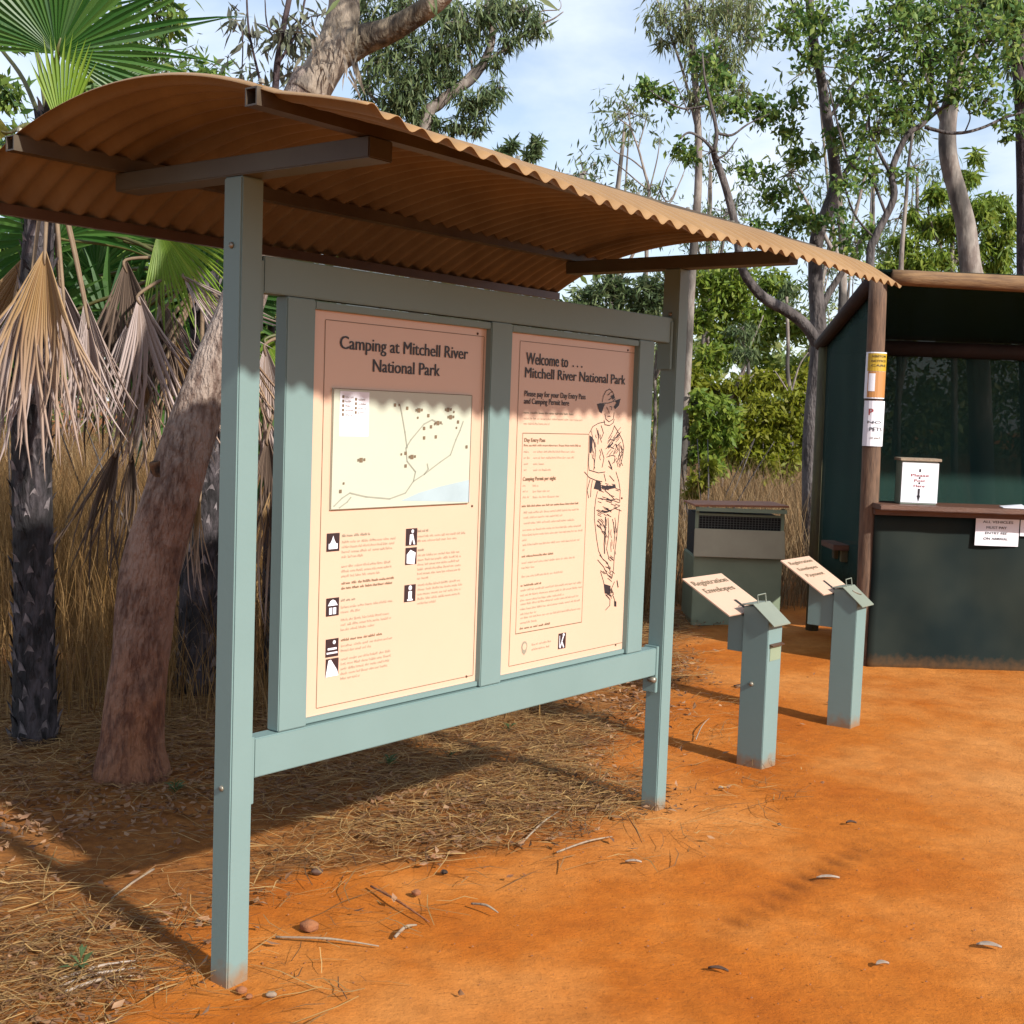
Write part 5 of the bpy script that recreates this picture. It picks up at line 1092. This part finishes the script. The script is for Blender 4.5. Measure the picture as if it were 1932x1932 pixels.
twig(1313,1395, 1338,1355, .003, M['palestone'], 'short pale stalk left of the nearer envelope stand')
twig(890,1705, 940,1722, .004, M['palestone'], 'small tan stalk in the middle of the dirt')
twig(290,1640, 210,1695, .004, M['drygrass'] and M['palestone'], 'yellow stalk across the post shadow')
for i, dv in enumerate((0, 14, 28)):
    twig(110, 1848+dv, 255, 1812+dv, .0042, M['paleleaf'], ['top', 'middle', 'lowest'][i]+' of the three bleached stalks at the lower left')
def ground_leaf(u, v, ln, wd, mt, lab, az=0):
    c = gnd(u, v, .004); d = Vector((math.cos(az), math.sin(az), 0)); q = Vector((-math.sin(az), math.cos(az), 0)); V = []
    for i in range(7):
        f = i/6; hw = wd*.5*math.sin(math.pi*min(1, f*.95+.03))**.8; cc = c+d*ln*(f-.5)+Vector((0, 0, .0035*math.sin(f*3.1)))+q*wd*.25*math.sin(f*3.1); V += [cc-q*hw+Vector((0,0,.004)), cc-Vector((0,0,.002)), cc+q*hw+Vector((0,0,.005))]
    me = bpy.data.meshes.new('fallen_leaf'); me.from_pydata([tuple(p) for p in V], [], [(3*i+j, 3*i+j+1, 3*i+j+4, 3*i+j+3) for i in range(6) for j in range(2)])
    o = link('fallen_leaf', me, mt, smooth=True); sm_ = o.modifiers.new('t', 'SOLIDIFY'); sm_.thickness = .001; tag(o, lab, 'leaf', 'leaves lying on the bare dirt')
ground_leaf(1866, 1786, .075, .030, M['paleleaf'], 'largest pale curled leaf on the dirt near the right edge', -.2)
ground_leaf(1562, 1657, .085, .018, M['paleleaf'], 'long pale leaf beside the wheel track', .1)
ground_leaf(1195, 1627, .060, .016, M['paleleaf'], 'small pale leaf below the right post of the board', .05)
ground_leaf(1355, 1830, .060, .016, M['darkleaf'], 'dark brown leaf low in the middle of the dirt', -.3)
ground_leaf(1606, 1553, .045, .018, M['darkleaf'], 'greyish leaf beyond the wheel track', .1)
ground_leaf(1665, 1820, .045, .020, M['paleleaf'], 'faint tan leaf left of the large pale curled leaf', .3)
ground_leaf(1398, 1295, .09, .03, M['darkleaf'], 'dark leaf left of the stands near the straw', .0)
ground_leaf(1360, 1488, .022, .018, M['paleleaf'], 'tiny white chip on the dirt behind the right post', .0)
def stone(u, v, r, mt, lab):
    c = gnd(u, v, r*.45); bm = bmesh.new(); bmesh.ops.create_icosphere(bm, subdivisions=3, radius=1)
    sx, sy2, ph = random.uniform(.85, 1.2), random.uniform(.8, 1.1), random.uniform(0, 6)
    for vv in bm.verts: k = 1+.10*math.sin(vv.co.x*3+ph)+.08*math.sin(vv.co.y*5+ph)+.06*math.sin(vv.co.z*7-ph); vv.co = Vector((vv.co.x*r*sx*k+c.x, vv.co.y*r*sy2*k+c.y, vv.co.z*r*.68*k+c.z))
    me = bpy.data.meshes.new('stone'); bm.to_mesh(me); bm.free(); tag(link('stone', me, mt, smooth=True), lab, 'stone', 'stones on the dirt')
stone(583, 1747, .026, M['stone'], 'round orange stone right of the left post'); stone(838, 1645, .012, M['burnt'], 'small black stone in the middle of the dirt'); stone(455, 1868, .014, M['stone'], 'small red stone at the foot of the left post')
stone(512, 1876, .012, M['palestone'], 'small pale stone just right of the foot of the left post'); stone(598, 1644, .018, M['darkleaf'], 'dark clod at the edge of the straw'); stone(470, 1880, .010, M['stone'], 'tiny red stone in front of the left post')
stone(785, 1684, .014, M['stone'], 'dull red stone near the thin twig'); stone(1600, 1290, .014, M['darkleaf'], 'dark pebble in front of the booth wall'); stone(1470, 1555, .008, M['darkleaf'], 'tiny dark pebble at the far end of the wheel track')
# little green weeds
def weed(u, v, h, nl, lab):
    c = gnd(u, v); mb = MB()
    for k in range(nl):
        a = random.uniform(0, 6.28); d = Vector((math.cos(a), math.sin(a), 0)); q = Vector((-d.y, d.x, 0)); z0 = random.uniform(0, h*.6); ll = h*random.uniform(.5, .9)
        p0 = c+Vector((0, 0, z0)); p1_ = p0+d*ll*.5+Vector((0, 0, ll*.45)); p2_ = p0+d*ll+Vector((0, 0, ll*.5)); mb.add([p0, p1_+q*ll*.14, p2_, p1_-q*ll*.14], [(0, 1, 2, 3)])
    mb.tube([c, c+Vector((0, 0, h))], [.002, .001], 5, spl=False); tag(mb.build('weed', M['greenweed']), lab, 'weed', 'small green weeds')
weed(330, 1500, .07, 16, 'small grey-green weed left of the left post'); weed(735, 1450, .07, 16, 'small green weed under the board'); weed(152, 1838, .08, 8, 'single green seedling at the lower left')
weed(850, 1435, .05, 12, 'little green weed under the middle of the bottom rail'); weed(960, 1382, .06, 14, 'grey-green weed in the straw beyond the bottom rail')
